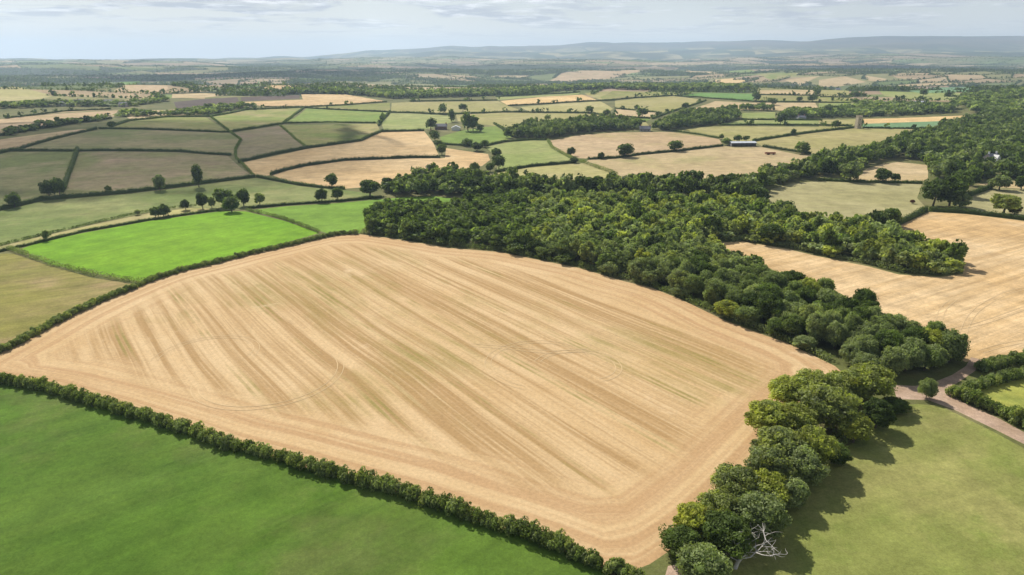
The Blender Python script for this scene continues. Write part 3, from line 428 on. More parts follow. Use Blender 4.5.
# ------------------------------------------------------------------ helpers
def tag(o, label=None, cat=None, group=None, kind=None):
    if label: o['label'] = label
    if cat: o['category'] = cat
    if group: o['group'] = group
    if kind: o['kind'] = kind
    return o
def link(name, me, parent=None, loc=None, mat=None):
    o = bpy.data.objects.new(name, me); COL.objects.link(o)
    if parent: o.parent = parent
    if loc is not None: o.location = loc
    if mat is not None and me is not None and not me.materials: me.materials.append(mat)
    return o
def mesh_np(name, V, faces, mat, attrs=None, smooth_shade=False):
    """faces: (n,3) or (n,4) int array"""
    me = bpy.data.meshes.new(name)
    V = np.asarray(V, np.float32); faces = np.asarray(faces, np.int32); k = faces.shape[1]
    me.vertices.add(len(V)); me.vertices.foreach_set('co', V.ravel())
    me.loops.add(faces.size); me.loops.foreach_set('vertex_index', faces.ravel())
    me.polygons.add(len(faces)); me.polygons.foreach_set('loop_start', np.arange(0, faces.size, k, dtype=np.int32))
    me.polygons.foreach_set('loop_total', np.full(len(faces), k, np.int32))
    if smooth_shade: me.polygons.foreach_set('use_smooth', np.ones(len(faces), bool))
    for nm, (typ, dom, arr) in (attrs or {}).items():
        a = me.attributes.new(nm, typ, dom)
        a.data.foreach_set('color' if typ == 'FLOAT_COLOR' else 'value', np.asarray(arr, np.float32).ravel())
    me.update(calc_edges=True)
    if mat: me.materials.append(mat)
    return me
class MB:
    """collects boxes, prisms and tubes into one mesh"""
    def __init__(s): s.v = []; s.f = []
    def add(s, vs_, fs_):
        b = len(s.v); s.v += [tuple(p) for p in vs_]; s.f += [tuple(i + b for i in f) for f in fs_]
    def box(s, x0, y0, z0, x1, y1, z1):
        s.add([(x0,y0,z0),(x1,y0,z0),(x1,y1,z0),(x0,y1,z0),(x0,y0,z1),(x1,y0,z1),(x1,y1,z1),(x0,y1,z1)],
              [(3,2,1,0),(4,5,6,7),(0,1,5,4),(1,2,6,5),(2,3,7,6),(3,0,4,7)])
    def tube(s, pts, rad, n=6):
        rings = []; vs_ = []
        for i, p in enumerate(pts):
            p = Vector(p); a = Vector(pts[max(i-1,0)]); b = Vector(pts[min(i+1,len(pts)-1)])
            d = (b - a).normalized(); u = d.orthogonal().normalized(); w = d.cross(u)
            for k in range(n):
                t = 2*math.pi*k/n; vs_.append(p + (u*math.cos(t) + w*math.sin(t))*rad[i])
        fs_ = [(i*n+k, i*n+(k+1)%n, (i+1)*n+(k+1)%n, (i+1)*n+k) for i in range(len(pts)-1) for k in range(n)]
        fs_.append(tuple(range(n))[::-1]); fs_.append(tuple((len(pts)-1)*n+k for k in range(n)))
        s.add(vs_, fs_)
    def mesh(s, name, mat):
        me = bpy.data.meshes.new(name); me.from_pydata(s.v, [], s.f); me.update(); me.materials.append(mat); return me

# ------------------------------------------------------------------ materials
def new_mat(name):
    m = bpy.data.materials.new(name); m.use_nodes = True
    nt = m.node_tree; nt.nodes.clear(); return m, nt.nodes, nt.links
class G:
    """small shader-graph helper"""
    def __init__(s, name):
        s.m, s.n, s.l = new_mat(name)
        s.out = s.n.new('ShaderNodeOutputMaterial')
    def put(s, v, sock):
        if isinstance(v, (int, float)): sock.default_value = v
        elif isinstance(v, tuple): sock.default_value = v if len(v) == len(sock.default_value) else (*v, 1.0)
        else: s.l.new(v, sock)
    def math(s, op, a, b=0.0, clamp=False):
        m = s.n.new('ShaderNodeMath'); m.operation = op; m.use_clamp = clamp
        s.put(a, m.inputs[0]); s.put(b, m.inputs[1]); return m.outputs[0]
    def noise(s, vec, scale, detail=4, rough=0.55, dist=0.0):
        t = s.n.new('ShaderNodeTexNoise'); t.inputs['Scale'].default_value = scale
        t.inputs['Detail'].default_value = detail; t.inputs['Roughness'].default_value = rough; t.inputs['Distortion'].default_value = dist
        s.l.new(vec, t.inputs['Vector']); return t.outputs[0]
    def rng(s, v, a, b, c=0.0, d=1.0):
        t = s.n.new('ShaderNodeMapRange'); s.put(v, t.inputs[0])
        for i, k in enumerate((a, b, c, d)): t.inputs[i+1].default_value = k
        return t.outputs[0]
    def mix(s, f, a, b):
        t = s.n.new('ShaderNodeMix'); t.data_type = 'RGBA'
        s.put(f, t.inputs[0]); s.put(a, t.inputs[6]); s.put(b, t.inputs[7]); return t.outputs[2]
    def scale_col(s, c, f):
        t = s.n.new('ShaderNodeVectorMath'); t.operation = 'SCALE'; s.put(c, t.inputs[0]); s.put(f, t.inputs[3]); return t.outputs[0]
    def pos(s): return s.n.new('ShaderNodeNewGeometry').outputs['Position']
    def xyz(s, v):
        t = s.n.new('ShaderNodeSeparateXYZ'); s.l.new(v, t.inputs[0]); return t.outputs
    def vec(s, x, y, z=0.0):
        t = s.n.new('ShaderNodeCombineXYZ'); s.put(x, t.inputs[0]); s.put(y, t.inputs[1]); s.put(z, t.inputs[2]); return t.outputs[0]
    def attr(s, name, out='Fac'):
        t = s.n.new('ShaderNodeAttribute'); t.attribute_name = name; return t.outputs[out]
    def bsdf(s, col, rough=0.9, spec=0.15, bump=None, bstr=0.5, bdist=0.3):
        b = s.n.new('ShaderNodeBsdfPrincipled'); s.put(col, b.inputs['Base Color'])
        s.put(rough, b.inputs['Roughness']); b.inputs['Specular IOR Level'].default_value = spec
        if bump is not None:
            k = s.n.new('ShaderNodeBump'); k.inputs['Strength'].default_value = bstr; k.inputs['Distance'].default_value = bdist
            s.l.new(bump, k.inputs['Height']); s.l.new(k.outputs[0], b.inputs['Normal'])
        return b.outputs[0]
    def done(s, sh): s.l.new(sh, s.out.inputs['Surface']); return s.m
def plain(name, col, rough=0.8, spec=0.2, var=0.15, sc=1.5):
    g = G(name); n = g.noise(g.pos(), sc, 4)
    return g.done(g.bsdf(g.scale_col(col, g.rng(n, 0.3, 0.7, 1 - var, 1 + var)), rough, spec))

def field_mat(name, a, b, ang, streak=0.3, c=None, sc=0.011, width=0.12, patch=None):
    g = G(name); p = g.pos(); x, y, z = g.xyz(p)
    ca, sa = math.cos(R(ang)), math.sin(R(ang))
    s = g.math('ADD', g.math('MULTIPLY', x, -sa), g.math('MULTIPLY', y, ca))   # across the rows
    t = g.math('ADD', g.math('MULTIPLY', x, ca), g.math('MULTIPLY', y, sa))    # along the rows
    n1 = g.noise(p, sc, 5, 0.6, 0.4)
    col = g.mix(g.rng(n1, 0.42, 0.59), a, b)
    if patch:
        n3 = g.noise(g.vec(g.math('ADD', x, 311.0), y), sc * 1.9, 6, 0.65)
        col = g.mix(g.rng(n3, 0.52, 0.68, 0.0, 0.75), col, patch)
    st = g.noise(g.vec(g.math('MULTIPLY', s, width), g.math('MULTIPLY', t, width * 0.05)), 1.0, 5, 0.62)
    col = g.mix(g.rng(st, 0.42, 0.66, 0.0, streak), col, c or tuple(v * 0.62 for v in a))
    st2 = g.noise(g.vec(g.math('MULTIPLY', s, width * 3.5), g.math('MULTIPLY', t, width * 0.1), 5.0), 1.0, 4, 0.65)
    col = g.scale_col(col, g.rng(st2, 0.3, 0.7, 1 - streak * 0.3, 1 + streak * 0.3))
    f = g.noise(p, 0.9, 6, 0.7)
    f2 = g.noise(p, 0.12, 4, 0.6)
    col = g.scale_col(col, g.rng(f, 0.25, 0.75, 0.78, 1.22))
    col = g.scale_col(col, g.rng(f2, 0.3, 0.7, 0.84, 1.16))
    col = g.scale_col(col, g.rng(g.noise(p, 0.04, 5, 0.65), 0.3, 0.7, 0.86, 1.14))
    col = g.scale_col(col, g.rng(g.noise(p, 2.6, 3, 0.7), 0.3, 0.7, 0.82, 1.18))
    return g.done(g.bsdf(col, 0.95, 0.08, f, 0.35, 0.4))

def main_stubble():
    """combined wheat: swaths along one direction, headland passes parallel to the edge, green regrowth, tramlines"""
    g = G('stubble_main'); p = g.pos(); x, y, z = g.xyz(p)
    dx, dy = 0.601, -0.799
    wob = g.noise(p, 0.006, 2)
    s = g.math('ADD', g.math('ADD', g.math('MULTIPLY', x, -dy), g.math('MULTIPLY', y, dx)), g.math('MULTIPLY', wob, 9.0))
    t = g.math('ADD', g.math('MULTIPLY', x, dx), g.math('MULTIPLY', y, dy))
    e = g.attr('edge_distance')
    head = g.rng(g.math('ADD', e, g.rng(g.noise(p, 0.03, 3), 0.3, 0.7, -5, 5)), 13.0, 24.0, 1.0, 0.0)
    straw, pale, tan_, red = (0.50, 0.335, 0.165), (0.58, 0.42, 0.235), (0.345, 0.215, 0.092), (0.405, 0.245, 0.12)
    green = (0.225, 0.19, 0.045)
    n1 = g.noise(p, 0.013, 6, 0.62, 0.3)
    col = g.mix(g.rng(n1, 0.36, 0.62), straw, pale)
    # swaths
    v1 = g.vec(g.math('MULTIPLY', s, 0.24), g.math('MULTIPLY', t, 0.0035))
    v2 = g.vec(g.math('MULTIPLY', s, 0.80), g.math('MULTIPLY', t, 0.014))
    v3 = g.vec(g.math('MULTIPLY', e, 0.24), g.math('MULTIPLY', t, 0.004))
    v4 = g.vec(g.math('MULTIPLY', e, 0.75), g.math('MULTIPLY', t, 0.02))
    w1 = g.noise(v1, 1.0, 4, 0.6); w2 = g.noise(v2, 1.0, 4, 0.65)
    q1 = g.noise(v3, 1.0, 4, 0.6); q2 = g.noise(v4, 1.0, 4, 0.65)
    inner = g.mix(g.rng(w1, 0.43, 0.58, 0.0, 0.85), col, tan_)
    inner = g.mix(g.rng(w2, 0.50, 0.66, 0.0, 0.7), inner, pale)
    inner = g.mix(g.rng(w2, 0.46, 0.30, 0.0, 0.45), inner, tan_)
    gm = g.noise(g.vec(g.math('MULTIPLY', s, 0.013), g.math('MULTIPLY', t, 0.008), 4.0), 1.0, 5, 0.65)
    bx_ = g.math('SUBTRACT', g.math('MULTIPLY', g.math('ADD', x, 20.0), 0.87), g.math('MULTIPLY', g.math('ADD', y, -223.0), 0.49))
    by_ = g.math('ADD', g.math('MULTIPLY', g.math('ADD', x, 20.0), 0.49), g.math('MULTIPLY', g.math('ADD', y, -223.0), 0.87))
    rr2 = g.math('ADD', g.math('POWER', g.math('DIVIDE', bx_, 85.0), 2.0), g.math('POWER', g.math('DIVIDE', by_, 30.0), 2.0))
    gm = g.math('ADD', gm, g.rng(rr2, 0.0, 2.2, 0.10, -0.06))
    gs = g.noise(g.vec(g.math('MULTIPLY', s, 0.30), g.math('MULTIPLY', t, 0.012), 9.0), 1.0, 4, 0.65)
    inner = g.mix(g.math('MULTIPLY', g.rng(gm, 0.47, 0.66, 0.0, 1.0), g.rng(gs, 0.40, 0.60, 0.06, 0.95)), inner, green)
    # tramlines: a pair of wheelings every 24 m
    ph = g.math('FRACT', g.math('ADD', g.math('MULTIPLY', s, 1 / 24.0), 0.37))
    d = g.math('ABSOLUTE', g.math('SUBTRACT', g.math('ABSOLUTE', g.math('SUBTRACT', ph, 0.5)), 0.04))
    tram = g.rng(d, 0.012, 0.028, 1.0, 0.0)
    brk = g.noise(g.vec(g.math('MULTIPLY', s, 0.04), g.math('MULTIPLY', t, 0.03), 2.0), 1.0, 4)
    inner = g.mix(g.math('MULTIPLY', tram, g.rng(brk, 0.45, 0.62, 0.0, 0.75)), inner, (0.25, 0.205, 0.06))
    outer = g.mix(g.rng(q1, 0.44, 0.60, 0.0, 0.7), col, red)
    outer = g.mix(g.rng(q2, 0.52, 0.70, 0.0, 0.6), outer, pale)
    col = g.mix(head, inner, outer)
    # pale scuffed turning patches
    sp = g.noise(g.vec(g.math('ADD', x, 77.0), y), 0.028, 5, 0.7, 0.8)
    col = g.mix(g.rng(sp, 0.62, 0.74, 0.0, 0.65), col, (0.66, 0.50, 0.31))
    f = g.noise(p, 1.1, 7, 0.72)
    col = g.scale_col(col, g.rng(f, 0.25, 0.75, 0.78, 1.22))
    return g.done(g.bsdf(col, 0.95, 0.06, f, 0.35, 0.3))

random.seed(4)
CROPS = {
 'emerald': ((0.074, 0.140, 0.016), (0.106, 0.168, 0.026), 40, 0.35, (0.055, 0.11, 0.018), 0.016, (0.130, 0.155, 0.042)),
 'pasture_near': ((0.190, 0.207, 0.055), (0.252, 0.243, 0.080), 20, 0.25, (0.15, 0.175, 0.04), 0.035, (0.15, 0.19, 0.04)),
 'lime': ((0.135, 0.275, 0.012), (0.16, 0.295, 0.016), 62, 0.3, (0.105, 0.225, 0.012), 0.01, None),
 'lime2': ((0.145, 0.25, 0.028), (0.165, 0.275, 0.036), 62, 0.2, (0.12, 0.21, 0.025), 0.01, None),
 'olive': ((0.215, 0.195, 0.05), (0.27, 0.215, 0.085), 30, 0.5, (0.15, 0.165, 0.03), 0.012, (0.32, 0.225, 0.12)),
 'verge': ((0.33, 0.30, 0.11), (0.38, 0.33, 0.15), 20, 0.2, None, 0.03, (0.22, 0.25, 0.06)),
 'valley': ((0.15, 0.19, 0.05), (0.225, 0.235, 0.085), 15, 0.3, (0.11, 0.15, 0.04), 0.014, (0.27, 0.255, 0.10)),
 'dull': ((0.165, 0.185, 0.06), (0.26, 0.22, 0.11), 10, 0.35, (0.13, 0.155, 0.045), 0.009, (0.33, 0.26, 0.15)),
 'dull_brown': ((0.27, 0.205, 0.12), (0.19, 0.195, 0.07), 12, 0.35, (0.15, 0.165, 0.055), 0.008, (0.35, 0.25, 0.165)),
 'mauve': ((0.29, 0.215, 0.14), (0.22, 0.195, 0.09), 20, 0.25, (0.20, 0.17, 0.085), 0.009, (0.30, 0.235, 0.16)),
 'olive_green': ((0.215, 0.225, 0.06), (0.28, 0.25, 0.10), 25, 0.25, None, 0.01, (0.175, 0.22, 0.045)),
 'green_tan': ((0.20, 0.235, 0.055), (0.30, 0.265, 0.10), 25, 0.25, None, 0.009, (0.38, 0.29, 0.15)),
 'green': ((0.165, 0.235, 0.045), (0.215, 0.26, 0.06), 30, 0.25, None, 0.01, None),
 'soft_green': ((0.235, 0.275, 0.08), (0.29, 0.30, 0.11), 30, 0.3, None, 0.009, None),
 'emerald_far': ((0.115, 0.225, 0.05), (0.15, 0.255, 0.07), 30, 0.2, None, 0.01, None),
 'turquoise': ((0.14, 0.245, 0.115), (0.17, 0.265, 0.13), 8, 0.2, None, 0.01, None),
 'stubble': ((0.50, 0.345, 0.17), (0.58, 0.42, 0.225), 25, 0.4, (0.40, 0.27, 0.125), 0.008, None),
 'stubble_right': ((0.52, 0.35, 0.17), (0.59, 0.425, 0.235), 31, 0.6, (0.38, 0.245, 0.105), 0.009, (0.61, 0.46, 0.275)),
 'stubble_gold': ((0.56, 0.385, 0.17), (0.62, 0.45, 0.22), 5, 0.3, (0.48, 0.32, 0.13), 0.008, None),
 'tan': ((0.43, 0.32, 0.165), (0.49, 0.375, 0.215), 15, 0.35, (0.34, 0.27, 0.12), 0.008, None),
 'pink_tan': ((0.405, 0.29, 0.165), (0.455, 0.335, 0.20), 15, 0.25, (0.35, 0.265, 0.13), 0.008, (0.34, 0.28, 0.12)),
 'pink_tan2': ((0.40, 0.305, 0.165), (0.44, 0.335, 0.19), 18, 0.25, (0.33, 0.275, 0.12), 0.008, (0.32, 0.29, 0.12)),
 'pale_olive': ((0.35, 0.315, 0.125), (0.40, 0.345, 0.165), 20, 0.3, (0.28, 0.27, 0.09), 0.009, None),
 'olive_tan': ((0.29, 0.265, 0.095), (0.345, 0.30, 0.13), 20, 0.3, (0.23, 0.23, 0.07), 0.009, None),
 'olive_tan2': ((0.305, 0.27, 0.105), (0.35, 0.295, 0.13), 20, 0.25, (0.24, 0.235, 0.075), 0.009, None),
 'grey_olive': ((0.30, 0.27, 0.125), (0.345, 0.305, 0.155), 168, 0.35, (0.255, 0.245, 0.10), 0.012, None),
 'yellow_grass': ((0.30, 0.30, 0.065), (0.26, 0.265, 0.06), 20, 0.2, (0.17, 0.20, 0.05), 0.03, (0.17, 0.20, 0.045)),
 'plough': ((0.10, 0.075, 0.06), (0.125, 0.09, 0.07), 15, 0.4, None, 0.008, None),
 'dirt': ((0.42, 0.30, 0.22), (0.36, 0.25, 0.17), 150, 0.3, (0.27, 0.20, 0.13), 0.05, (0.50, 0.38, 0.29)),
}
CROP_MATS = {'stubble_main': main_stubble()}
for k, (a, b, ang, st, c, sc, pt) in CROPS.items():
    CROP_MATS[k] = field_mat('crop_' + k, a, b, ang, st, c, sc, 0.12 if k != 'stubble_right' else 0.2, pt)
ground_mat = field_mat('rough_ground', (0.115, 0.125, 0.04), (0.165, 0.155, 0.06), 30, 0.2, None, 0.02, 0.12, (0.20, 0.17, 0.085))

def patch_mat():
    g = G('far_patchwork'); c = g.attr('crop', 'Color'); p = g.pos()
    n = g.noise(p, 0.004, 6, 0.65); n2 = g.noise(p, 0.02, 5, 0.6)
    col = g.scale_col(c, g.rng(n, 0.3, 0.7, 0.8, 1.2)); col = g.scale_col(col, g.rng(n2, 0.3, 0.7, 0.88, 1.12))
    return g.done(g.bsdf(col, 0.95, 0.05))
def moor_mat():
    g = G('moorland'); p = g.pos(); x, y, z = g.xyz(p)
    vor = g.n.new('ShaderNodeTexVoronoi'); vor.inputs['Scale'].default_value = 1.0
    wob = g.noise(p, 0.0008, 3)
    g.l.new(g.vec(g.math('ADD', g.math('MULTIPLY', x, 0.0034), wob), g.math('MULTIPLY', y, 0.0021)), vor.inputs['Vector'])
    cs = g.n.new('ShaderNodeSeparateColor'); g.l.new(vor.outputs['Color'], cs.inputs[0])
    fld = g.mix(g.rng(cs.outputs[0], 0.3, 0.8), (0.07, 0.10, 0.035), (0.36, 0.31, 0.15))
    wood = g.noise(p, 0.0011, 6, 0.65)
    fld = g.mix(g.rng(wood, 0.47, 0.56, 0.0, 0.9), fld, (0.045, 0.065, 0.03))
    high = g.math('ADD', z, g.rng(g.noise(p, 0.0009, 5), 0.3, 0.7, -60, 60))
    col = g.mix(g.rng(high, 210, 340), fld, g.mix(g.rng(wood, 0.4, 0.6), (0.07, 0.075, 0.045), (0.16, 0.13, 0.075)))
    return g.done(g.bsdf(col, 0.95, 0.05))

def leaf_mat():
    """leaves; 'hue' picks the species colour, 'tone' the light and dark sprays"""
    g = G('leaves'); hue = g.attr('hue'); tone = g.attr('tone')
    rn = g.n.new('ShaderNodeObjectInfo').outputs['Random']
    hue = g.math('MINIMUM', g.math('ADD', hue, g.rng(rn, 0, 1, -0.09, 0.09)), g.rng(hue, 0.89, 0.91, 0.88, 1.0))
    cr_ = g.n.new('ShaderNodeValToRGB'); e = cr_.color_ramp.elements
    e[0].position = 0.0; e[0].color = (0.056, 0.086, 0.024, 1)
    e[1].position = 1.0; e[1].color = (0.105, 0.030, 0.022, 1)
    for ps, c in ((0.25, (0.108, 0.150, 0.036)), (0.45, (0.180, 0.228, 0.072)), (0.62, (0.245, 0.285, 0.130)), (0.80, (0.300, 0.325, 0.060)), (0.90, (0.30, 0.295, 0.055))):
        k = e.new(ps); k.color = (*c, 1)
    g.l.new(hue, cr_.inputs[0])
    col = g.scale_col(cr_.outputs[0], g.rng(tone, 0, 1, 0.55, 1.5))
    col = g.scale_col(col, g.rng(rn, 0, 1, 0.85, 1.15))
    tr = g.n.new('ShaderNodeBsdfTranslucent')
    tcol = g.n.new('ShaderNodeMix'); tcol.data_type = 'RGBA'; tcol.blend_type = 'MULTIPLY'; tcol.inputs[0].default_value = 1.0
    g.put(col, tcol.inputs[6]); tcol.inputs[7].default_value = (1.5, 1.6, 0.7, 1)
    g.l.new(tcol.outputs[2], tr.inputs[0])
    mx = g.n.new('ShaderNodeMixShader'); mx.inputs[0].default_value = 0.38
    g.l.new(g.bsdf(col, 0.65, 0.10), mx.inputs[1]); g.l.new(tr.outputs[0], mx.inputs[2])
    return g.done(mx.outputs[0])
LEAF = leaf_mat()
BARK = plain('bark', (0.115, 0.09, 0.065), 0.9, 0.1, 0.3, 6)
DEADWOOD = plain('bleached_wood', (0.52, 0.48, 0.43), 0.8, 0.1, 0.2, 5)

# ------------------------------------------------------------------ ground: one triangulation for the near land and the traced fields
def pip(poly, X, Y):
    ins = np.zeros(X.shape, bool); n = len(poly)
    px = np.array([p[0] for p in poly], float); py = np.array([p[1] for p in poly], float)
    box = (X >= px.min()) & (X <= px.max()) & (Y >= py.min()) & (Y <= py.max())
    x = X[box]; y = Y[box]; r = np.zeros(x.shape, bool); j = n - 1
    for i in range(n):
        if py[i] != py[j]:
            c = ((py[i] > y) != (py[j] > y)) & (x < (px[j] - px[i]) * (y - py[i]) / (py[j] - py[i]) + px[i])
            r ^= c
        j = i
    ins[box] = r; return ins
def spacing(r): return np.clip(r / 36.0, 7.0, 130.0)
rs = np.random.RandomState(7)
pts = []; edges = []
def add_line(line, closed):
    seq = line + [line[0]] if closed else line
    prev = None; first = None
    for a, b in zip(seq[:-1], seq[1:]):
        L = math.hypot(b[0]-a[0], b[1]-a[1]); n = max(1, int(math.ceil(L / float(spacing(math.hypot(*a))))))
        for k in range(n):
            q = (a[0] + (b[0]-a[0]) * k / n, a[1] + (b[1]-a[1]) * k / n)
            pts.append(q); i = len(pts) - 1
            if prev is not None: edges.append((prev, i))
            else: first = i
            prev = i
    if closed: edges.append((prev, first))
    else:
        pts.append(seq[-1]); edges.append((prev, len(pts) - 1))
for n_, c_, poly in FIELDS: add_line(poly, True)
# lattice of distant hedged fields (irregular), in two rings
FAR_EDGES = []
def lattice(r0, r1, du, dv, rot, seed):
    g = np.random.RandomState(seed); ca, sa = math.cos(rot), math.sin(rot)
    n = int(r1 * 1.6 / min(du, dv)); idx = {}
    for i in range(-n, n):
        for j in range(-n, n):
            u = (i + (0.5 if j % 2 else 0) + g.uniform(-.28, .28)) * du; v = (j + g.uniform(-.28, .28)) * dv
            x = u * ca - v * sa; y = u * sa + v * ca
            x += 70 * math.sin(y / 310 + seed); y += 60 * math.sin(x / 270)
            r = math.hypot(x, y)
            if y > 0 and r0 < r < r1 and abs(math.degrees(math.atan2(x, y))) < 46:
                pts.append((x, y)); idx[(i, j)] = len(pts) - 1
    for (i, j), k in idx.items():
        up = [(i, j + 1)] if g.rand() < .93 else []
        for q in [(i + 1, j)] + up:
            if q in idx and g.rand() < .88:
                edges.append((k, idx[q])); FAR_EDGES.append((pts[k], pts[idx[q]]))
lattice(1480, 4600, 165, 112, 0.12, 3)
lattice(4700, 9900, 270, 190, -0.2, 5)
# interior points, denser near the camera
gp = []
r = 70.0
while r < 10000:
    s = float(spacing(r)); na = int(R(112) * r / s)
    for k in range(na):
        a = R(-56) + R(112) * (k + rs.uniform(.1, .9)) / na; q = r + rs.uniform(-.3, .3) * s
        gp.append((q * math.sin(a), q * math.cos(a)))
    r += s * 0.95
gp += [(x + rs.uniform(-20, 20), y + rs.uniform(-20, 20)) for x in range(-700, 701, 70) for y in range(-700, 61, 70)]
pts += gp
vo, eo, fo, ov, oe, of = delaunay_2d_cdt([Vector(p) for p in pts], edges, [], 0, 1e-3, True)
VX = np.array([v[0] for v in vo]); VY = np.array([v[1] for v in vo]); VZ = height(VX, VY)
tri = np.array([f for f in fo if len(f) == 3], np.int32)
a_, b_, c_ = tri[:, 0], tri[:, 1], tri[:, 2]
cross = (VX[b_]-VX[a_])*(VY[c_]-VY[a_]) - (VX[c_]-VX[a_])*(VY[b_]-VY[a_])
tri = tri[np.abs(cross) > 1e-4]; cross = cross[np.abs(cross) > 1e-4]
tri[cross < 0] = tri[cross < 0][:, ::-1]
CXm = VX[tri].mean(1); CYm = VY[tri].mean(1); CR = np.hypot(CXm, CYm)
owner = np.full(len(tri), -1)
for k, (n_, c_, poly) in enumerate(FIELDS):
    m = pip(poly, CXm, CYm) & (owner < 0); owner[m] = k
def seg_dist(X, Y, poly):
    d = np.full(X.shape, 1e9)
    for (x0, y0), (x1, y1) in zip(poly, poly[1:] + poly[:1]):
        L2 = (x1-x0)**2 + (y1-y0)**2
        t = np.clip(((X-x0)*(x1-x0) + (Y-y0)*(y1-y0)) / max(L2, 1e-9), 0, 1)
        d = np.minimum(d, np.hypot(X-x0-t*(x1-x0), Y-y0-t*(y1-y0)))
    return d
def sub_mesh(name, mask, mat, attrs=None, poly=None):
    t = tri[mask]; ids, inv = np.unique(t, return_inverse=True)
    V = np.stack([VX[ids], VY[ids], VZ[ids]], 1)
    at = dict(attrs or {})
    if poly is not None: at['edge_distance'] = ('FLOAT', 'POINT', seg_dist(V[:, 0], V[:, 1], poly))
    return mesh_np(name, V, inv.reshape(-1, 3), mat, at, True)
FIELD_OBJ = []
for k, (n_, c_, poly) in enumerate(FIELDS):
    m = owner == k
    if not m.any(): continue
    o = link(n_, sub_mesh(n_, m, CROP_MATS[c_], None, poly if k == 0 else None)); tag(o, kind='structure'); FIELD_OBJ.append(o)
near = (owner < 0) & (CR < 1500)
tag(link('ground', sub_mesh('ground', near, ground_mat)), kind='structure')
# distant hedged fields: flood fill between hedge lines, one crop colour for each
con = set()
for e_, o_ in zip(eo, oe):
    if o_: con.add((min(e_), max(e_)))
farm = np.where((owner < 0) & (CR >= 1500))[0]
par = {int(i): int(i) for i in farm}
def find(i):
    while par[i] != i: par[i] = par[par[i]]; i = par[i]
    return i
seen = {}
for i in farm:
    t = tri[i]; i = int(i)
    for p, q in ((0, 1), (1, 2), (2, 0)):
        e_ = (min(t[p], t[q]), max(t[p], t[q]))
        if e_ in con: continue
        if e_ in seen: par[find(i)] = find(seen[e_])
        else: seen[e_] = i
PAL = [((0.34, 0.255, 0.145), .18), ((0.38, 0.30, 0.175), .08), ((0.215, 0.205, 0.085), .26), ((0.145, 0.17, 0.06), .26), ((0.16, 0.205, 0.065), .08),
       ((0.30, 0.22, 0.14), .08), ((0.12, 0.15, 0.055), .08)]
cum = np.cumsum([w for _, w in PAL])
comp = np.array([find(int(i)) for i in farm]); uniq, cinv = np.unique(comp, return_inverse=True)
area = np.bincount(cinv, np.abs(cross[farm]) / 2)
cxs = np.bincount(cinv, CXm[farm]) / np.bincount(cinv); cys = np.bincount(cinv, CYm[farm]) / np.bincount(cinv)
low = height(cxs, cys) - np.interp(np.hypot(cxs, cys), [1500, 1900, 2700, 4000, 6500, 10000], [17, 22, -22, 8, 30, 40])
u = rs.rand(len(uniq)); wood_p = np.where(low < -8, .60, np.where(low < 6, .34, .14))
is_wood = (rs.rand(len(uniq)) < wood_p) & (area < 160000)
pal = np.array([PAL[min(int(np.searchsorted(cum, v)), len(PAL)-1)][0] for v in u]); pal *= rs.uniform(.88, 1.12, (len(uniq), 1))
pal[is_wood] = (0.045, 0.06, 0.025)
fc = np.concatenate([pal[cinv], np.ones((len(farm), 1))], 1)
mask = np.zeros(len(tri), bool); mask[farm] = True
tag(link('far_farmland', sub_mesh('far_farmland', mask, patch_mat(), {'crop': ('FLOAT_COLOR', 'FACE', fc)})), kind='structure')
# skyline hills
az = np.radians(np.linspace(-64, 64, 230)); rr = np.concatenate([np.linspace(9350, 16800, 46), [17600, 18400]])
A, RR = np.meshgrid(az, rr, indexing='ij'); X = RR*np.sin(A); Y = RR*np.cos(A); Z = height(X, Y) - np.where(RR < 9900, 5.0, 0.0)
nr = len(rr); ii, jj = np.meshgrid(np.arange(len(az)-1), np.arange(nr-1), indexing='ij'); b0 = (ii*nr + jj).ravel()
hills = mesh_np('moorland_hills', np.stack([X, Y, Z], -1).reshape(-1, 3), np.stack([b0, b0+1, b0+nr+1, b0+nr], 1), moor_mat(), None, True)
tag(link('moorland_hills', hills), kind='structure')

# ------------------------------------------------------------------ foliage
def leaves(C, rad, n, size, g, tone, hue, flat=0.6, up=0.25, shell=0.72):
    """sprays of leaves on blobs: C (m,3) centres, rad (m,3), n leaves on each"""
    m = len(C); D = g.normal(size=(m, n, 3)); D[..., 2] = D[..., 2] * 0.9 + up
    D /= np.linalg.norm(D, axis=-1, keepdims=True)
    P = C[:, None] + D * rad[:, None] * g.uniform(shell, 1.06, (m, n, 1))
    Nn = D + g.normal(size=D.shape) * flat; Nn /= np.linalg.norm(Nn, axis=-1, keepdims=True)
    T = np.cross(Nn, g.normal(size=D.shape)); T /= np.linalg.norm(T, axis=-1, keepdims=True) + 1e-9
    B = np.cross(Nn, T)
    s = size * g.uniform(.6, 1.35, (m, n, 1))
    Q = np.stack([P - T*s, P - B*s*.62 + Nn*s*.12, P + T*s, P + B*s*.62 + Nn*s*.12], 2).reshape(-1, 3)
    F = np.arange(m*n*4, dtype=np.int32).reshape(-1, 4)
    tn = np.clip(np.repeat((np.asarray(tone)[:, None] + g.normal(size=(m, n)) * .13).ravel(), 4), 0, 1)
    hu = np.repeat(np.repeat(np.asarray(hue, float), n), 4)
    return Q, F, tn, hu
KIND = {  # hue, crown bottom, clump size, flatness of crown, top bias
 'oak': (0.18, 0.05, 0.20, 1.0), 'ash': (0.56, 0.05, 0.18, 1.0), 'lime': (0.74, 0.10, 0.17, 0.8),
 'tall': (0.30, 0.03, 0.22, 1.0), 'sapling': (0.50, 0.04, 0.21, 1.0), 'red': (1.0, 0.10, 0.22, 1.0), 'wood': (0.45, 0.12, 0.20, 1.0)}
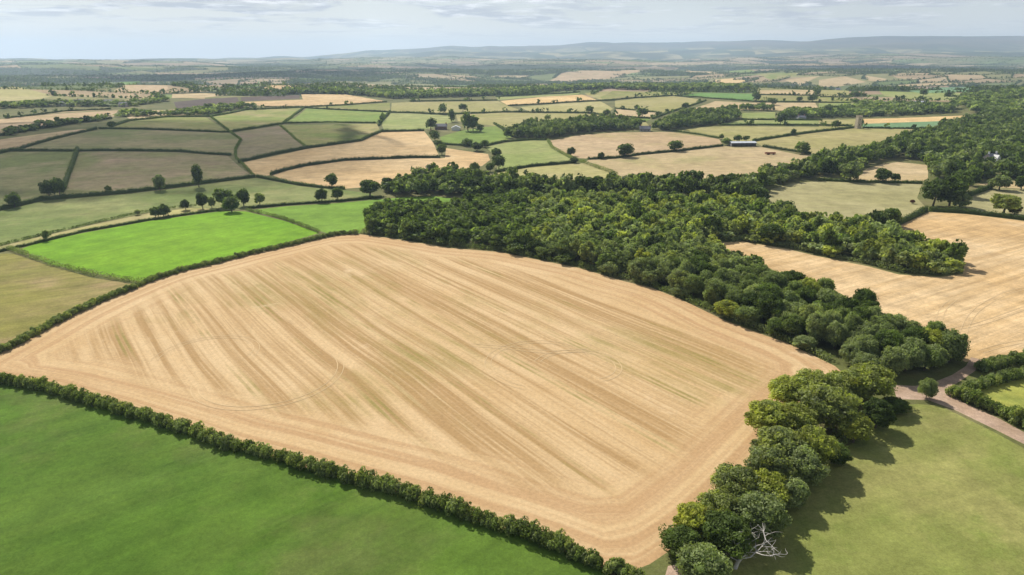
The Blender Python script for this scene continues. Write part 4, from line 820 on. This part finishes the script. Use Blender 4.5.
LOD = {'near': (84, 135, 0.28), 'mid': (46, 48, 0.50), 'far': (20, 20, 0.95), 'dot': (4, 11, 2.0)}
def crown_arrays(kind, lod, g, H=10.0, Wd=10.0):
    hue, bot, cs, topf = KIND[kind]; nc, nl, ls = LOD[lod]
    C = []; 
    while len(C) < nc:
        d = g.normal(size=3); d /= np.linalg.norm(d)
        if d[2] < -0.8: continue
        q = g.uniform(.45, 1.0) ** .6
        C.append(d * q)
    C = np.array(C)
    lob = 1 + .22 * np.sin(3*np.arctan2(C[:, 1], C[:, 0]) + g.uniform(0, 6)) * (1 - np.abs(C[:, 2])) + g.normal(size=nc) * .06
    zc = (bot + 1) / 2 * H; hz_ = (1 - bot) / 2 * H
    rad = cs * Wd * g.uniform(.5, 1.12, nc)
    if lod in ('dot', 'speck'): rad *= 1.6
    if lod in ('far', 'lite'): rad *= 1.25
    P = np.stack([C[:, 0]*lob*(Wd/2 - rad*.75), C[:, 1]*lob*(Wd/2 - rad*.75), zc + C[:, 2]*(hz_ - rad*.62)], 1)
    tone = np.clip(.45 + g.normal(size=nc) * .22, 0, 1)
    hu = hue + g.normal(size=nc) * .03
    return leaves(P, np.stack([rad, rad, rad*.8], 1), nl, ls, g, tone, hu, shell=.6 if lod in ('near', 'mid') else .75), P
def trunk_mb(P, g, H=10.0, kind='oak', limbs=6):
    mb = MB(); r0 = .36 if kind != 'sapling' else .2
    bend = g.normal(size=2) * .25; fk = H * .42
    mb.tube([(0, 0, -.4), (0, 0, .25), (bend[0]*.5, bend[1]*.5, fk*.5), (bend[0], bend[1], fk), (bend[0]*1.2, bend[1]*1.2, H*.74)], [r0*1.5, r0*1.05, r0*.85, r0*.7, r0*.16], 7)
    order = np.argsort(g.rand(len(P)))[:limbs]
    for k in order:
        p = P[k]; m = Vector((bend[0] + (p[0]-bend[0])*.45, bend[1] + (p[1]-bend[1])*.45, fk + (p[2]-fk)*.35))
        mb.tube([(bend[0]*.9, bend[1]*.9, fk*g.uniform(.75, 1.0)), m, tuple(p)], [r0*.5, r0*.33, r0*.08], 5)
    return mb
PROTO = {}
def protos(kind, lod):
    key = (kind, lod)
    if key not in PROTO:
        out = []
        for v in range(3):
            g = np.random.RandomState(100*v + 7*len(kind) + 13*ord(kind[0]) + 31*len(lod))
            (Q, F, tn, hu), P = crown_arrays(kind, lod, g)
            cm = mesh_np('crown', Q, F, LEAF, {'tone': ('FLOAT', 'POINT', tn), 'hue': ('FLOAT', 'POINT', hu)})
            tm = trunk_mb(P, g, kind=kind, limbs=7 if lod == 'near' else 4).mesh('trunk', BARK)
            out.append((tm, cm))
        PROTO[key] = out
    return PROTO[key]
def lod_of(x, y):
    d = math.hypot(x, y, 80)
    return 'near' if d < 300 else 'mid' if d < 720 else 'far'
rnd = random.Random(12)
def tree(x, y, h, w, kind, label, cat='tree', group=None, name='broadleaf_tree'):
    tm, cm = rnd.choice(protos(kind, lod_of(x, y)))
    root = link(name, None, None, (x, y, hz(x, y) - .05)); root.empty_display_size = 1
    root.rotation_euler = (0, 0, rnd.uniform(0, 6.28)); root.scale = (w/10, w/10, h/10)
    link('trunk', tm, root); link('crown', cm, root)
    tag(root, label, cat, group); return root
for x, y, h, w, kind, label in TREES:
    bush = any(b in label.split(',')[0].split() for b in ('bush',))
    tree(x, y, h, w * 1.06, kind, label, 'bush' if bush else 'tree', None, 'bush' if bush else 'broadleaf_tree')

# woods: the nearest trees stand singly, the rest of each wood is one mass
def fill(poly, sp, g, cap=20000):
    xs = [p[0] for p in poly]; ys = [p[1] for p in poly]
    nx = int((max(xs)-min(xs))/sp) + 2; ny = int((max(ys)-min(ys))/(sp*.87)) + 2
    gx, gy = np.meshgrid(np.arange(nx), np.arange(ny))
    X = min(xs) + (gx + .5*(gy % 2) + g.uniform(-.38, .38, gx.shape))*sp; Y = min(ys) + (gy + g.uniform(-.38, .38, gx.shape))*sp*.87
    X = X.ravel(); Y = Y.ravel(); m = pip(poly, X, Y)
    # the wood's own edge gets a row of its own
    return np.stack([X[m], Y[m]], 1)
g = np.random.RandomState(31)
wood_pts = []
for name, sp, (h0, h1), poly in WOODS:
    P = fill(poly, sp, g)
    big = vnoise(P[:, 0]/55, P[:, 1]/55, 3)
    for (x, y), bn in zip(P, big):
        h = g.uniform(h0, h1) * (1 + .16*bn); w = sp * g.uniform(1.15, 1.6)
        if name == 'main':
            edge = float(seg_dist(np.array([x]), np.array([y]), poly)[0])
            north = x < 10 and y > 290
            if north or g.rand() < .16: kind = 'oak'; h *= 1.12; w *= 1.12
            elif g.rand() < .10: kind = 'lime'
            else: kind = 'ash' if bn + g.normal()*.5 > -.1 else 'wood'
            if edge < 2.0: h *= .62
        else: kind = g.choice(['oak', 'oak', 'wood', 'oak', 'wood', 'ash'])
        wood_pts.append((math.hypot(x, y), x, y, h, w, kind, name))
wood_pts.sort()
HOUSES_KEEP = [(b[1], 13 + max(b[2], b[3]) * .4) for b in BUILDINGS]
wood_pts = [t for t in wood_pts if all(math.hypot(t[1]-q[0], t[2]-q[1]) > rad for q, rad in HOUSES_KEEP)]
NSINGLE = 195
for d, x, y, h, w, kind, name in wood_pts[:NSINGLE]:
    ed = float(seg_dist(np.array([x]), np.array([y]), WOODS[0][3])[0])
    col_ = {'oak': 'dark green', 'ash': 'grey green', 'lime': 'yellow green', 'wood': 'mid green'}[kind]
    size_ = 'low' if h < 6.5 else 'tall' if h > 9.5 else 'middling'
    sec_ = 'the wood end by the track' if x > 95 and y < 215 else 'the wood strip below the inlet' if x > 60 else 'the wide part of the wood'
    lab_ = f"{size_} {col_} tree {'on the outer edge' if ed < 5 else 'inside the canopy'} of {sec_}"
    tree(x, y, h, w, kind, lab_, 'tree', 'trees: ' + lab_)
def mass(name, items, lodf, label):
    """many tree crowns joined into one mass"""
    Qs, Fs, Ts, Hs = [], [], [], []; off = 0; cache = {}
    for d, x, y, h, w, kind, nm in items:
        lod = lodf(d); key = (kind, lod, rnd.randrange(5))
        if key not in cache:
            gg = np.random.RandomState(key[2]*17 + len(kind)*5 + len(lod)*3 + ord(kind[0]))
            cache[key] = crown_arrays(kind, lod, gg)[0]
        Q, F, tn, hu = cache[key]; a = rnd.uniform(0, 6.28); ca, sa = math.cos(a)*w/10, math.sin(a)*w/10
        V = np.stack([Q[:, 0]*ca - Q[:, 1]*sa + x, Q[:, 0]*sa + Q[:, 1]*ca + y, Q[:, 2]*h/10 + hz(x, y) - .2], 1)
        Qs.append(V); Fs.append(F + off); off += len(V); Ts.append(np.clip(tn + rnd.gauss(0, .10), 0, 1)); Hs.append(np.minimum(hu + rnd.gauss(.02, .09), .69))
    me = mesh_np(name, np.concatenate(Qs), np.concatenate(Fs), LEAF, {'tone': ('FLOAT', 'POINT', np.concatenate(Ts)), 'hue': ('FLOAT', 'POINT', np.concatenate(Hs))})
    return tag(link(name, me), label, None, None, 'stuff')
LOD['medium'] = (19, 21, 0.92); LOD['lite'] = (11, 14, 1.25); LOD['speck'] = (5, 10, 1.8)
rest = wood_pts[NSINGLE:]
mass('woodland', [t for t in rest if t[6] == 'main'], lambda d: 'medium', 'unbroken far canopy of the wood behind the big stubble field')
mass('woodland', [t for t in rest if t[6] == 'belt'], lambda d: 'medium' if d < 520 else 'lite', 'dark belt of tall trees curving from the wood to the right edge')
mass('woodland', [t for t in rest if t[6] == 'clump'], lambda d: 'lite', 'two mixed tree clumps behind the pinkish fields at centre')
mass('woodland', [t for t in rest if t[6] == 'far'], lambda d: 'speck', 'tree belts and copses among the far fields')

# ------------------------------------------------------------------ hedges
def resample(line, step):
    out = []; acc = 0.0
    for (x0, y0), (x1, y1) in zip(line[:-1], line[1:]):
        L = math.hypot(x1-x0, y1-y0); t = acc
        while t < L: out.append((x0 + (x1-x0)*t/L, y0 + (y1-y0)*t/L, math.atan2(y1-y0, x1-x0))); t += step
        acc = t - L
    return out
SHRUBS = []
for v in range(7):
    gg = np.random.RandomState(500 + v); nc = 15
    C = gg.uniform(-1, 1, (nc, 3)) * (1.0, 1.05, .95); C[:, 2] = np.abs(C[:, 2]) * 1.0 + .55
    rad = gg.uniform(.45, .75, nc)
    Q, F, tn, hu = leaves(C, np.stack([rad]*3, 1), 58, .19, gg, np.clip(.40 + gg.normal(size=nc)*.16, 0, 1), gg.choice([.42, .55, .36, .66, .5], nc))
    SHRUBS.append(mesh_np('shrub', Q, F, LEAF, {'tone': ('FLOAT', 'POINT', tn), 'hue': ('FLOAT', 'POINT', hu)}))
def shrub_hedge(line, w, h, label):
    ps = resample(line, 1.5); mid = ps[len(ps)//2]
    root = link('hedge', None, None, (mid[0], mid[1], hz(mid[0], mid[1]))); tag(root, label, 'hedge', None)
    for x, y, a in ps:
        o = link('shrub', rnd.choice(SHRUBS), root)
        o.location = (x + rnd.gauss(0, .28) - mid[0], y + rnd.gauss(0, .28) - mid[1], hz(x, y) - .15 - root.location.z)
        o.rotation_euler = (0, 0, a + rnd.choice((0, math.pi)) + rnd.uniform(-.3, .3))
        s = rnd.uniform(.78, 1.16); o.scale = (.95*s, w/2.55*s, h/1.95*s)
def leaf_hedge(line, w, h, lod, gap, label, hue=.30, name='hedge', cat='hedge'):
    step, n, ls = {'mid': (1.0, 32, .29), 'fringe': (1.1, 60, .30), 'far': (1.8, 18, .60)}[lod]
    ps = resample(line, step); gg = np.random.RandomState(len(label)*7 + len(ps))
    A = np.array(ps); k = len(A)
    if gap:
        keep = gg.rand(k) > gap * (1 + vnoise(A[:, 0]/9, A[:, 1]/9, 4)); A = A[keep]; k = len(A)
    hh = 1.3 * h * (1 + (.45 if lod == 'fringe' else .2)*vnoise(A[:, 0]/6, A[:, 1]/6, 9) + gg.normal(size=k)*.08)
    C = np.stack([A[:, 0] + gg.normal(size=k)*.12*w, A[:, 1] + gg.normal(size=k)*.12*w, height(A[:, 0], A[:, 1]) + hh*.48], 1)
    rad = np.stack([np.full(k, w*.56)*gg.uniform(.85, 1.15, k)]*2 + [hh*.55], 1)
    Q, F, tn, hu = leaves(C, rad, n, ls, gg, np.clip(.36 + .12*vnoise(A[:, 0]/5, A[:, 1]/5, 2) + gg.normal(size=k)*.08, 0, 1), hue + .10*vnoise(A[:, 0]/14, A[:, 1]/14, 6), up=.1)
    if not gap and k > 3:
        tx = np.gradient(A[:, 0]); ty = np.gradient(A[:, 1]); tl = np.hypot(tx, ty) + 1e-9; nx_, ny_ = -ty/tl, tx/tl
        g0 = height(A[:, 0], A[:, 1]); prof = ((-.38, -.3), (-.38, .45), (-.2, .70), (.2, .70), (.38, .45), (.38, -.3)); hc_ = hh * gg.uniform(.8, 1.15, k)
        ww = w * gg.uniform(.85, 1.1, k)
        core = np.stack([np.stack([A[:, 0] + nx_*ww*a, A[:, 1] + ny_*ww*a, g0 + hc_*b], 1) for a, b in prof], 1).reshape(-1, 3)
        i0 = np.arange(k-1)[:, None]*6 + np.arange(5)[None]; i0 = i0.ravel()
        Fc = np.stack([i0, i0+1, i0+7, i0+6], 1) + len(Q)
        Q = np.concatenate([Q, core]); F = np.concatenate([F, Fc]); tn = np.concatenate([tn, np.full(len(core), .25)]); hu = np.concatenate([hu, np.full(len(core), max(hue - .05, .05))])
    o = link(name, mesh_np(name, Q, F, LEAF, {'tone': ('FLOAT', 'POINT', tn), 'hue': ('FLOAT', 'POINT', hu)})); tag(o, label, cat)
    return o
for lod, w, h, gap, label, line in HEDGES:
    if lod == 'near': shrub_hedge(line, w, h, label)
    else: leaf_hedge(line, w, h, lod, gap, label, .45 if 'scrubby' in label else .17)
# bushy fringe along the wood's edge
mp = WOODS[0][3]
leaf_hedge(mp[:13], 3.2, 1.9, 'fringe', .12, 'low bushy fringe between the big stubble field and the wood', .52, 'wood_fringe', 'bushes')
leaf_hedge(mp[24:32], 3.0, 1.8, 'fringe', .12, 'low bushy fringe where the wood meets the right stubble field', .45, 'wood_fringe', 'bushes')
leaf_hedge(TREE_LINE, 3.6, 2.0, 'fringe', .12, 'undergrowth beneath the row of trees beside the near pasture', .40, 'undergrowth', 'bushes')

# far hedgerows, hedgerow trees and distant woods
g = np.random.RandomState(77)
hc = []; hr_ = []; ht = []; dots = []
TR = [f[2] for f in FIELDS]
mx = np.array([(a[0]+b[0])/2 for a, b in FAR_EDGES]); my = np.array([(a[1]+b[1])/2 for a, b in FAR_EDGES])
inside = np.zeros(len(mx), bool)
for p in TR: inside |= pip(p, mx, my)
for (a, b), ins in zip(FAR_EDGES, inside):
    if ins: continue
    L = math.hypot(b[0]-a[0], b[1]-a[1]); d = math.hypot(*a)
    step = 8.0 if d < 4700 else 22.0; n = int(L/step)
    for k in range(n):
        t = (k + g.rand()*.6)/n; hc.append((a[0] + (b[0]-a[0])*t, a[1] + (b[1]-a[1])*t)); hr_.append(step*.62)
    for k in range(g.poisson(L/(22 if d < 4700 else 40))):
        t = g.rand(); h = g.uniform(6, 11); dots.append((d, a[0] + (b[0]-a[0])*t, a[1] + (b[1]-a[1])*t, h, h*g.uniform(.9, 1.3), 'oak', ''))
for lod, w_, h_, gap_, lab_, line in HEDGES:
    if lod == 'far':
        for x, y, a in resample(line, 9.0):
            if g.rand() < .20 + .25*float(vnoise(np.array([x/90]), np.array([y/90]), 5)[0]):
                h = g.uniform(4.5, 9.5); dots.append((math.hypot(x, y), x + g.normal(), y + g.normal(), h, h*g.uniform(.9, 1.25), 'oak', ''))
H_ = np.array(hc); hr_ = np.array(hr_)
C = np.stack([H_[:, 0], H_[:, 1], height(H_[:, 0], H_[:, 1]) + 1.3], 1)
Q, F, tn, hu = leaves(C, np.stack([hr_*.75, hr_*.75, np.full(len(hr_), 2.4)], 1), 6, 2.6, g, np.full(len(C), .3), np.full(len(C), .22), up=.5)
tag(link('far_hedgerows', mesh_np('far_hedgerows', Q, F, LEAF, {'tone': ('FLOAT', 'POINT', tn), 'hue': ('FLOAT', 'POINT', hu)})), 'dark hedgerows netting the distant hillsides', None, None, 'stuff')
for k in np.where(is_wood)[0]:
    ids = farm[cinv == k]; d = math.hypot(cxs[k], cys[k])
    cell = np.abs(cross[ids])/2; sp = 16.0 if d < 4700 else 38.0
    for i, ar in zip(ids, cell):
        for q in range(g.poisson(ar/(sp*sp))):
            a, b = g.rand(2)
            if a + b > 1: a, b = 1-a, 1-b
            t = tri[i]; x = VX[t[0]] + a*(VX[t[1]]-VX[t[0]]) + b*(VX[t[2]]-VX[t[0]]); y = VY[t[0]] + a*(VY[t[1]]-VY[t[0]]) + b*(VY[t[2]]-VY[t[0]])
            h = g.uniform(8, 13); dots.append((d, x, y, h, sp*g.uniform(1.0, 1.35), 'oak', ''))
D = np.array([(x, y, h, w) for _, x, y, h, w, _, _ in dots])
C = np.stack([D[:, 0], D[:, 1], height(D[:, 0], D[:, 1]) + D[:, 2]*.5], 1)
Q, F, tn, hu = leaves(C, np.stack([D[:, 3]*.45, D[:, 3]*.45, D[:, 2]*.46], 1), 7, 3.1, g, np.clip(.36 + g.normal(size=len(D))*.13, 0, 1), .20 + g.normal(size=len(D))*.08, up=.4)
tag(link('far_trees', mesh_np('far_trees', Q, F, LEAF, {'tone': ('FLOAT', 'POINT', tn), 'hue': ('FLOAT', 'POINT', hu)})), 'distant woods and hedgerow trees dotting the hillsides', None, None, 'stuff')

# ------------------------------------------------------------------ dead tree
def dead_tree(x, y):
    g = random.Random(9); root = link('dead_tree', None, None, (x, y, hz(x, y))); root.scale = (1.5, 1.5, 1.15); tag(root, 'bleached leafless dead tree leaning at the bottom edge by the pasture', 'dead tree')
    mb = MB(); mb.tube([(0, 0, -.3), (.3, .1, 1.0), (.9, .2, 2.2), (1.6, .2, 3.1)], [.30, .25, .2, .15], 7); link('trunk', mb.mesh('trunk', DEADWOOD), root)
    def branch(mb, p, d, L, r, k):
        pts_ = [p]; q = p; dd = d.copy()
        for i in range(3):
            dd = (dd + Vector((g.gauss(0, .28), g.gauss(0, .28), g.gauss(0, .18)))).normalized(); q = q + dd*L/3; pts_.append(q)
        mb.tube(pts_, [r, r*.75, r*.5, r*.3], 5)
        if k:
            for i in range(3):
                branch(mb, pts_[g.choice((1, 2, 3))], (dd + Vector((g.gauss(0, .7), g.gauss(0, .7), g.gauss(.05, .5)))).normalized(), L*.62, r*.5, k-1)
    for base, d, L in (((.4, .1, 1.2), (-1, .1, .7), 3.6), ((.9, .2, 2.2), (.3, 1, .9), 3.2), ((1.6, .2, 3.1), (1, .2, .7), 3.4), ((1.5, .2, 2.9), (.7, -.8, .6), 3.2),
                       ((.7, .1, 1.8), (.9, -.6, .4), 3.4), ((1.2, .2, 2.6), (-.3, -.3, 1), 2.8), ((.9, .2, 2.1), (-.7, .8, .8), 2.8)):
        m = MB(); branch(m, Vector(base), Vector(d).normalized(), L, .12, 2); link('branch', m.mesh('branch', DEADWOOD), root)
dead_tree(*DEAD)

# ------------------------------------------------------------------ buildings
WHITE = plain('white_render', (0.74, 0.72, 0.68)); STONE = plain('pale_stone', (0.46, 0.39, 0.28), .9, .1, .25, .8)
SLATE = plain('slate', (0.17, 0.17, 0.19), .6, .3, .2, .6); BROWN = plain('brown_cladding', (0.20, 0.13, 0.10)); METAL = plain('pale_sheet_roof', (0.55, 0.57, 0.60), .5, .4, .12, .5)
DARKW = plain('dark_glass', (0.03, 0.035, 0.045), .15, .5, .1); TIMBER = plain('timber', (0.16, 0.12, 0.08)); BRICK = plain('brick', (0.32, 0.16, 0.11)); GREY = plain('grey_wall', (0.30, 0.30, 0.31)); RUST = plain('rust', (0.26, 0.085, 0.05))
PINK = plain('faded_pink_render', (0.58, 0.46, 0.42))
def gabled(name, xy, w, d, e, rdg, turn, wall, roof, label, chimney=0, group=None, brick=BRICK, nwin=None, storeys=1):
    x, y = xy; z = min(hz(x + dx, y + dy) for dx in (-w/2, w/2) for dy in (-d/2, d/2))
    root = link(name, None, None, (x, y, z - .2)); root.rotation_euler = (0, 0, R(turn)); tag(root, label, 'building', group)
    mb = MB(); a, b = w/2, d/2
    mb.add([(-a,-b,-1),(a,-b,-1),(a,b,-1),(-a,b,-1),(-a,-b,e),(a,-b,e),(a,b,e),(-a,b,e),(-a,0,rdg),(a,0,rdg)],
           [(0,1,5,4),(2,3,7,6),(1,2,6,9,5),(3,0,4,8,7),(4,5,9,8),(6,7,8,9)])
    link('wall', mb.mesh('wall', wall), root)
    o = .45; t = .18; sl = (rdg-e)/b
    for s in (-1, 1):
        m = MB(); ye = s*(b+o); ze = e - sl*o + .06
        m.add([(-a-o,ye,ze),(a+o,ye,ze),(a+o,0,rdg+.06),(-a-o,0,rdg+.06),(-a-o,ye,ze+t),(a+o,ye,ze+t),(a+o,0,rdg+.06+t),(-a-o,0,rdg+.06+t)],
              [(3,2,1,0),(4,5,6,7),(0,1,5,4),(1,2,6,5),(2,3,7,6),(3,0,4,7)])
        link('roof_slope', m.mesh('roof_slope', roof), root)
    n = nwin if nwin is not None else max(2, int(w/4))
    for st in range(storeys):
        for k in range(n):
            cx = -a + w*(k+.5)/n; z0 = .9 + st*(e/storeys) + .2
            if st == 0 and k == n//2:
                m = MB(); m.box(cx-.55, -b-.05, 0, cx+.55, -b+.02, 2.1); link('door', m.mesh('door', TIMBER), root); continue
            m = MB(); m.box(cx-.6, -b-.04, z0, cx+.6, -b+.02, min(z0+1.3, e-.3)); wo_ = link('window', m.mesh('window', DARKW), root)
            m = MB(); m.box(cx-.75, -b-.14, z0-.13, cx+.75, -b+.02, z0-.01); link('sill', m.mesh('sill', WHITE), wo_)
    for k in range(chimney):
        cx = (-a+1.0) if k == 0 else (a-1.0)
        m = MB(); m.box(cx-.5, -.45, rdg-.8, cx+.5, .45, rdg+1.5); m.box(cx-.6, -.55, rdg+1.5, cx+.6, .55, rdg+1.75); link('chimney', m.mesh('chimney', brick), root)
    return root
for name, xy, w, d, e, rdg, turn, style, label in BUILDINGS:
    if style == 'grey_house': gabled(name, xy, w, d, e, rdg, turn, BROWN if 'farmhouse' in name else GREY, SLATE, label, 2)
    elif style == 'white_shed': gabled(name, xy, d, w, e, rdg, turn + 90, WHITE, METAL, label, 0, nwin=2)
    elif style == 'pale_shed': gabled(name, xy, w, d, e, rdg, turn, GREY, METAL, label, 0)
    elif style == 'white_house':
        r_ = gabled(name, xy, w, d, e, rdg, turn, PINK, SLATE, label, 2, None, WHITE, 3, 2)
        m = MB(); m.add([(-2.2,-d/2-2.4,-1),(2.2,-d/2-2.4,-1),(2.2,-d/2+.1,-1),(-2.2,-d/2+.1,-1),(-2.2,-d/2-2.4,e),(2.2,-d/2-2.4,e),(2.2,-d/2+.1,e),(-2.2,-d/2+.1,e),(0,-d/2-2.4,e+3),(0,-d/2+3,e+3)],
                        [(0,1,5,8,4),(1,2,6,5),(3,0,4,7),(4,8,9,7),(8,5,6,9)])
        link('gable_wing', m.mesh('gable_wing', WHITE), r_)
        m = MB(); m.box(-.6, -d/2-2.45, 3.6, .6, -d/2-2.39, 5.2); link('window', m.mesh('window', DARKW), r_)
    elif style == 'tower':
        x, y = xy; z = hz(x, y); root = link(name, None, None, (x, y, z)); root.rotation_euler = (0, 0, R(turn)); tag(root, label, 'tower')
        a = w/2; m = MB(); m.box(-a-.3, -a-.3, -1, a+.3, a+.3, 1.2); m.box(-a, -a, 1.2, a, a, e); link('wall', m.mesh('wall', STONE), root)
        m = MB(); m.box(-a-.2, -a-.2, e, a+.2, a+.2, e+.35); link('string_course', m.mesh('string_course', STONE), root)
        for sx, sy in [(i, j) for i in (-1, -.33, .33, 1) for j in (-1, -.33, .33, 1) if abs(i) == 1 or abs(j) == 1]:
            m = MB(); m.box(sx*(a-.3)-.45, sy*(a-.3)-.45, e+.35, sx*(a-.3)+.45, sy*(a-.3)+.45, e+1.5); link('merlon', m.mesh('merlon', STONE), root)
        for zz in (4, 10.5):
            m = MB(); m.box(-.4, -a-.03, zz, .4, -a+.05, zz+2); link('window', m.mesh('window', DARKW), root)
    elif style == 'open_barn':
        x, y = xy; z = hz(x, y); root = link(name, None, None, (x, y, z)); root.rotation_euler = (0, 0, R(turn)); tag(root, label, 'barn')
        a, b = w/2, d/2
        m = MB(); m.box(-a, b-.2, -.5, a, b, e); link('back_wall', m.mesh('back_wall', GREY), root)
        for s in (-1, 1):
            m = MB(); m.box(s*a-.1, -b+.3, -.5, s*a+.1, b-.25, e); link('end_wall', m.mesh('end_wall', GREY), root)
        for k in range(6):
            px_ = -a + .5 + (w-1)*k/5; m = MB(); m.box(px_-.14, -b, -.5, px_+.14, -b+.28, e); link('post', m.mesh('post', TIMBER), root)
        for s in (-1, 1):
            m = MB(); ze = e + .02
            m.add([(-a-.6,s*(b+.6),ze),(a+.6,s*(b+.6),ze),(a+.6,0,rdg),(-a-.6,0,rdg),(-a-.6,s*(b+.6),ze+.16),(a+.6,s*(b+.6),ze+.16),(a+.6,0,rdg+.16),(-a-.6,0,rdg+.16)],
                  [(3,2,1,0),(4,5,6,7),(0,1,5,4),(1,2,6,5),(2,3,7,6),(3,0,4,7)]); link('roof_slope', m.mesh('roof_slope', METAL), root)
for k, xy in enumerate(COTTAGES):
    far = k >= 6
    gabled('cottage', xy, 13 if not far else 16, 8, 4.8, 7.6, rnd.uniform(-35, 35), WHITE if k % 2 == 0 else PINK, SLATE, 'small pale cottage among the village trees at far left' if not far else
           ('lone white house on the distant wooded slope at centre' if k == 6 else 'lone white house in the far fields at upper right'), 1, None if far else 'cottages of the far village', nwin=3)
def trailer(x, y):
    root = link('livestock_trailer', None, None, (x, y, hz(x, y))); root.rotation_euler = (0, 0, R(4)); tag(root, 'row of low rust red farm trailer standing in the pinkish field below the barn', 'trailer')
    m = MB(); m.box(-5, -1.1, .8, 5, 1.1, 1.0); link('bed', m.mesh('bed', RUST), root)
    for s in (-1, 1): m = MB(); m.box(-5, s*1.1-.06, 1.0, 5, s*1.1+.06, 2.1); link('side_board', m.mesh('side_board', RUST), root)
    for s in (-1, 1): m = MB(); m.box(s*5-.06, -1.03, 1.0, s*5+.06, 1.03, 2.1); link('end_board', m.mesh('end_board', RUST), root)
    m = MB(); m.tube([(5, 0, .9), (6.6, 0, .7)], [.08, .06]); link('drawbar', m.mesh('drawbar', GREY), root)
    for sx in (-2.2, -1.2, 3.4):
        for sy in (-1, 1): m = MB(); m.tube([(sx, sy*.95-.13, .45), (sx, sy*.95+.13, .45)], [.45, .45], 12); link('wheel', m.mesh('wheel', DARKW), root)
trailer(*TRAILER)

# ------------------------------------------------------------------ wheel marks where the combine and trailers turned
WHEEL = plain('pressed_straw', (0.555, 0.405, 0.225), .95, .05, .1, .1)
def ribbon(m, path, w):
    for k, (p, q) in enumerate(zip(path[:-1], path[1:])):
        d = (Vector(q) - Vector(p)).normalized(); n = Vector((-d.y, d.x))*w/2
        c = [(p[0]-n.x, p[1]-n.y), (p[0]+n.x, p[1]+n.y), (q[0]+n.x, q[1]+n.y), (q[0]-n.x, q[1]-n.y)]
        m.add([(a, b, hz(a, b) + .06) for a, b in c], [(0, 3, 2, 1)])
def smooth_path(p, n=8):
    p = [Vector(q) for q in p]; out = []
    for i in range(len(p)-1):
        a, b, c, d = p[max(i-1, 0)], p[i], p[i+1], p[min(i+2, len(p)-1)]
        for k in range(n):
            t = k/n; out.append(.5*((2*b) + (c-a)*t + (2*a-5*b+4*c-d)*t*t + (3*b-a-3*c+d)*t**3))
    return out + [p[-1]]
def wheel_marks(field, arcs, paths=()):
    m = MB()
    for p in paths:
        sp_ = smooth_path(p)
        for off in (-1.0, 1.0):
            q = []
            for k, v in enumerate(sp_):
                d = (sp_[min(k+1, len(sp_)-1)] - sp_[max(k-1, 0)]).normalized(); q.append((v.x - d.y*off, v.y + d.x*off))
            ribbon(m, q, .26)
    for cx_, cy_, r0, a0, a1, drift in arcs:
        n = max(8, int(abs(a1-a0)/9)); 
        for off in (-.95, .95):
            path = []
            for k in range(n+1):
                a = R(a0 + (a1-a0)*k/n); rr_ = r0 + off + drift*k/n; path.append((cx_ + rr_*math.cos(a), cy_ + rr_*math.sin(a)))
            ribbon(m, path, .24)
    link('wheel_marks', m.mesh('wheel_marks', WHEEL), field)['kind'] = 'stuff'
wheel_marks(FIELD_OBJ[0], [(10, 195, 14, 20, 250, 5), (22, 190, 9, -60, 160, 6), (-75, 185, 18, 200, 400, 6), (-95, 200, 12, 0, 200, 6)], MARKS[1:2])
RIGHT = next(o for o, f in zip(FIELD_OBJ, FIELDS) if f[1] == 'stubble_right') if len(FIELD_OBJ) == len(FIELDS) else [o for o in FIELD_OBJ if o.data.materials[0].name == 'crop_stubble_right'][0]
wheel_marks(RIGHT, [], MARKS[5:])

# ------------------------------------------------------------------ clouds overhead (their shade lies on the left-hand fields and far hills)
def cloud(cx_, cy_, alt, rx, ry, rz_, dens, seed):
    z = alt; k = (z - hz(cx_, cy_)) / TO_SUN.z
    me = bpy.data.meshes.new('cloud'); import bmesh
    bm = bmesh.new(); bmesh.ops.create_icosphere(bm, subdivisions=4, radius=1.0)
    for v in bm.verts:
        c = v.co; f = 1 + .12*float(vnoise(np.array([c.x*2.3 + seed]), np.array([c.y*2.3 + c.z]), seed)[0]) + .10*float(vnoise(np.array([c.x*6 + seed]), np.array([c.y*6 + c.z*3]), seed+1)[0])
        v.co = Vector((c.x*rx*f, c.y*ry*f, c.z*rz_*f))
    bm.to_mesh(me); bm.free()
    m, n, l = new_mat('cloud_vapour'); o_ = n.new('ShaderNodeOutputMaterial'); pv = n.new('ShaderNodeVolumePrincipled')
    pv.inputs['Color'].default_value = (.95, .95, .96, 1); pv.inputs['Density'].default_value = dens; l.new(pv.outputs[0], o_.inputs['Volume'])
    o = link('cloud', me, None, (cx_ + TO_SUN.x*k, cy_ + TO_SUN.y*k, z), m); tag(o, None, None, None, 'stuff'); return o
cloud(SHADE[0] - 70, SHADE[1] + 60, 1000, 330, 270, 75, .0055, 3)
cloud(SHADE2[0] - 500, SHADE2[1] + 2300, 1150, 900, 800, 90, .008, 8)
cloud(SHADE3[0] + 1500, SHADE3[1] + 2200, 1150, 1100, 700, 90, .007, 14)
cloud(2600, 5200, 1150, 1000, 700, 90, .007, 19)

# ------------------------------------------------------------------ haze
zmax = max(float(Z.max()), 120.0) + 25
hb = MB(); hb.box(-18800, -1500, -95, 18800, 18800, zmax)
hm, hn, hl = new_mat('haze_air'); ho = hn.new('ShaderNodeOutputMaterial'); hv = hn.new('ShaderNodeVolumePrincipled')
hv.inputs['Color'].default_value = (0.62, 0.80, 1.0, 1); hv.inputs['Density'].default_value = 0.00008; hv.inputs['Anisotropy'].default_value = 0.3
hl.new(hv.outputs[0], ho.inputs['Volume'])
tag(link('haze', hb.mesh('haze', hm)), kind='stuff')
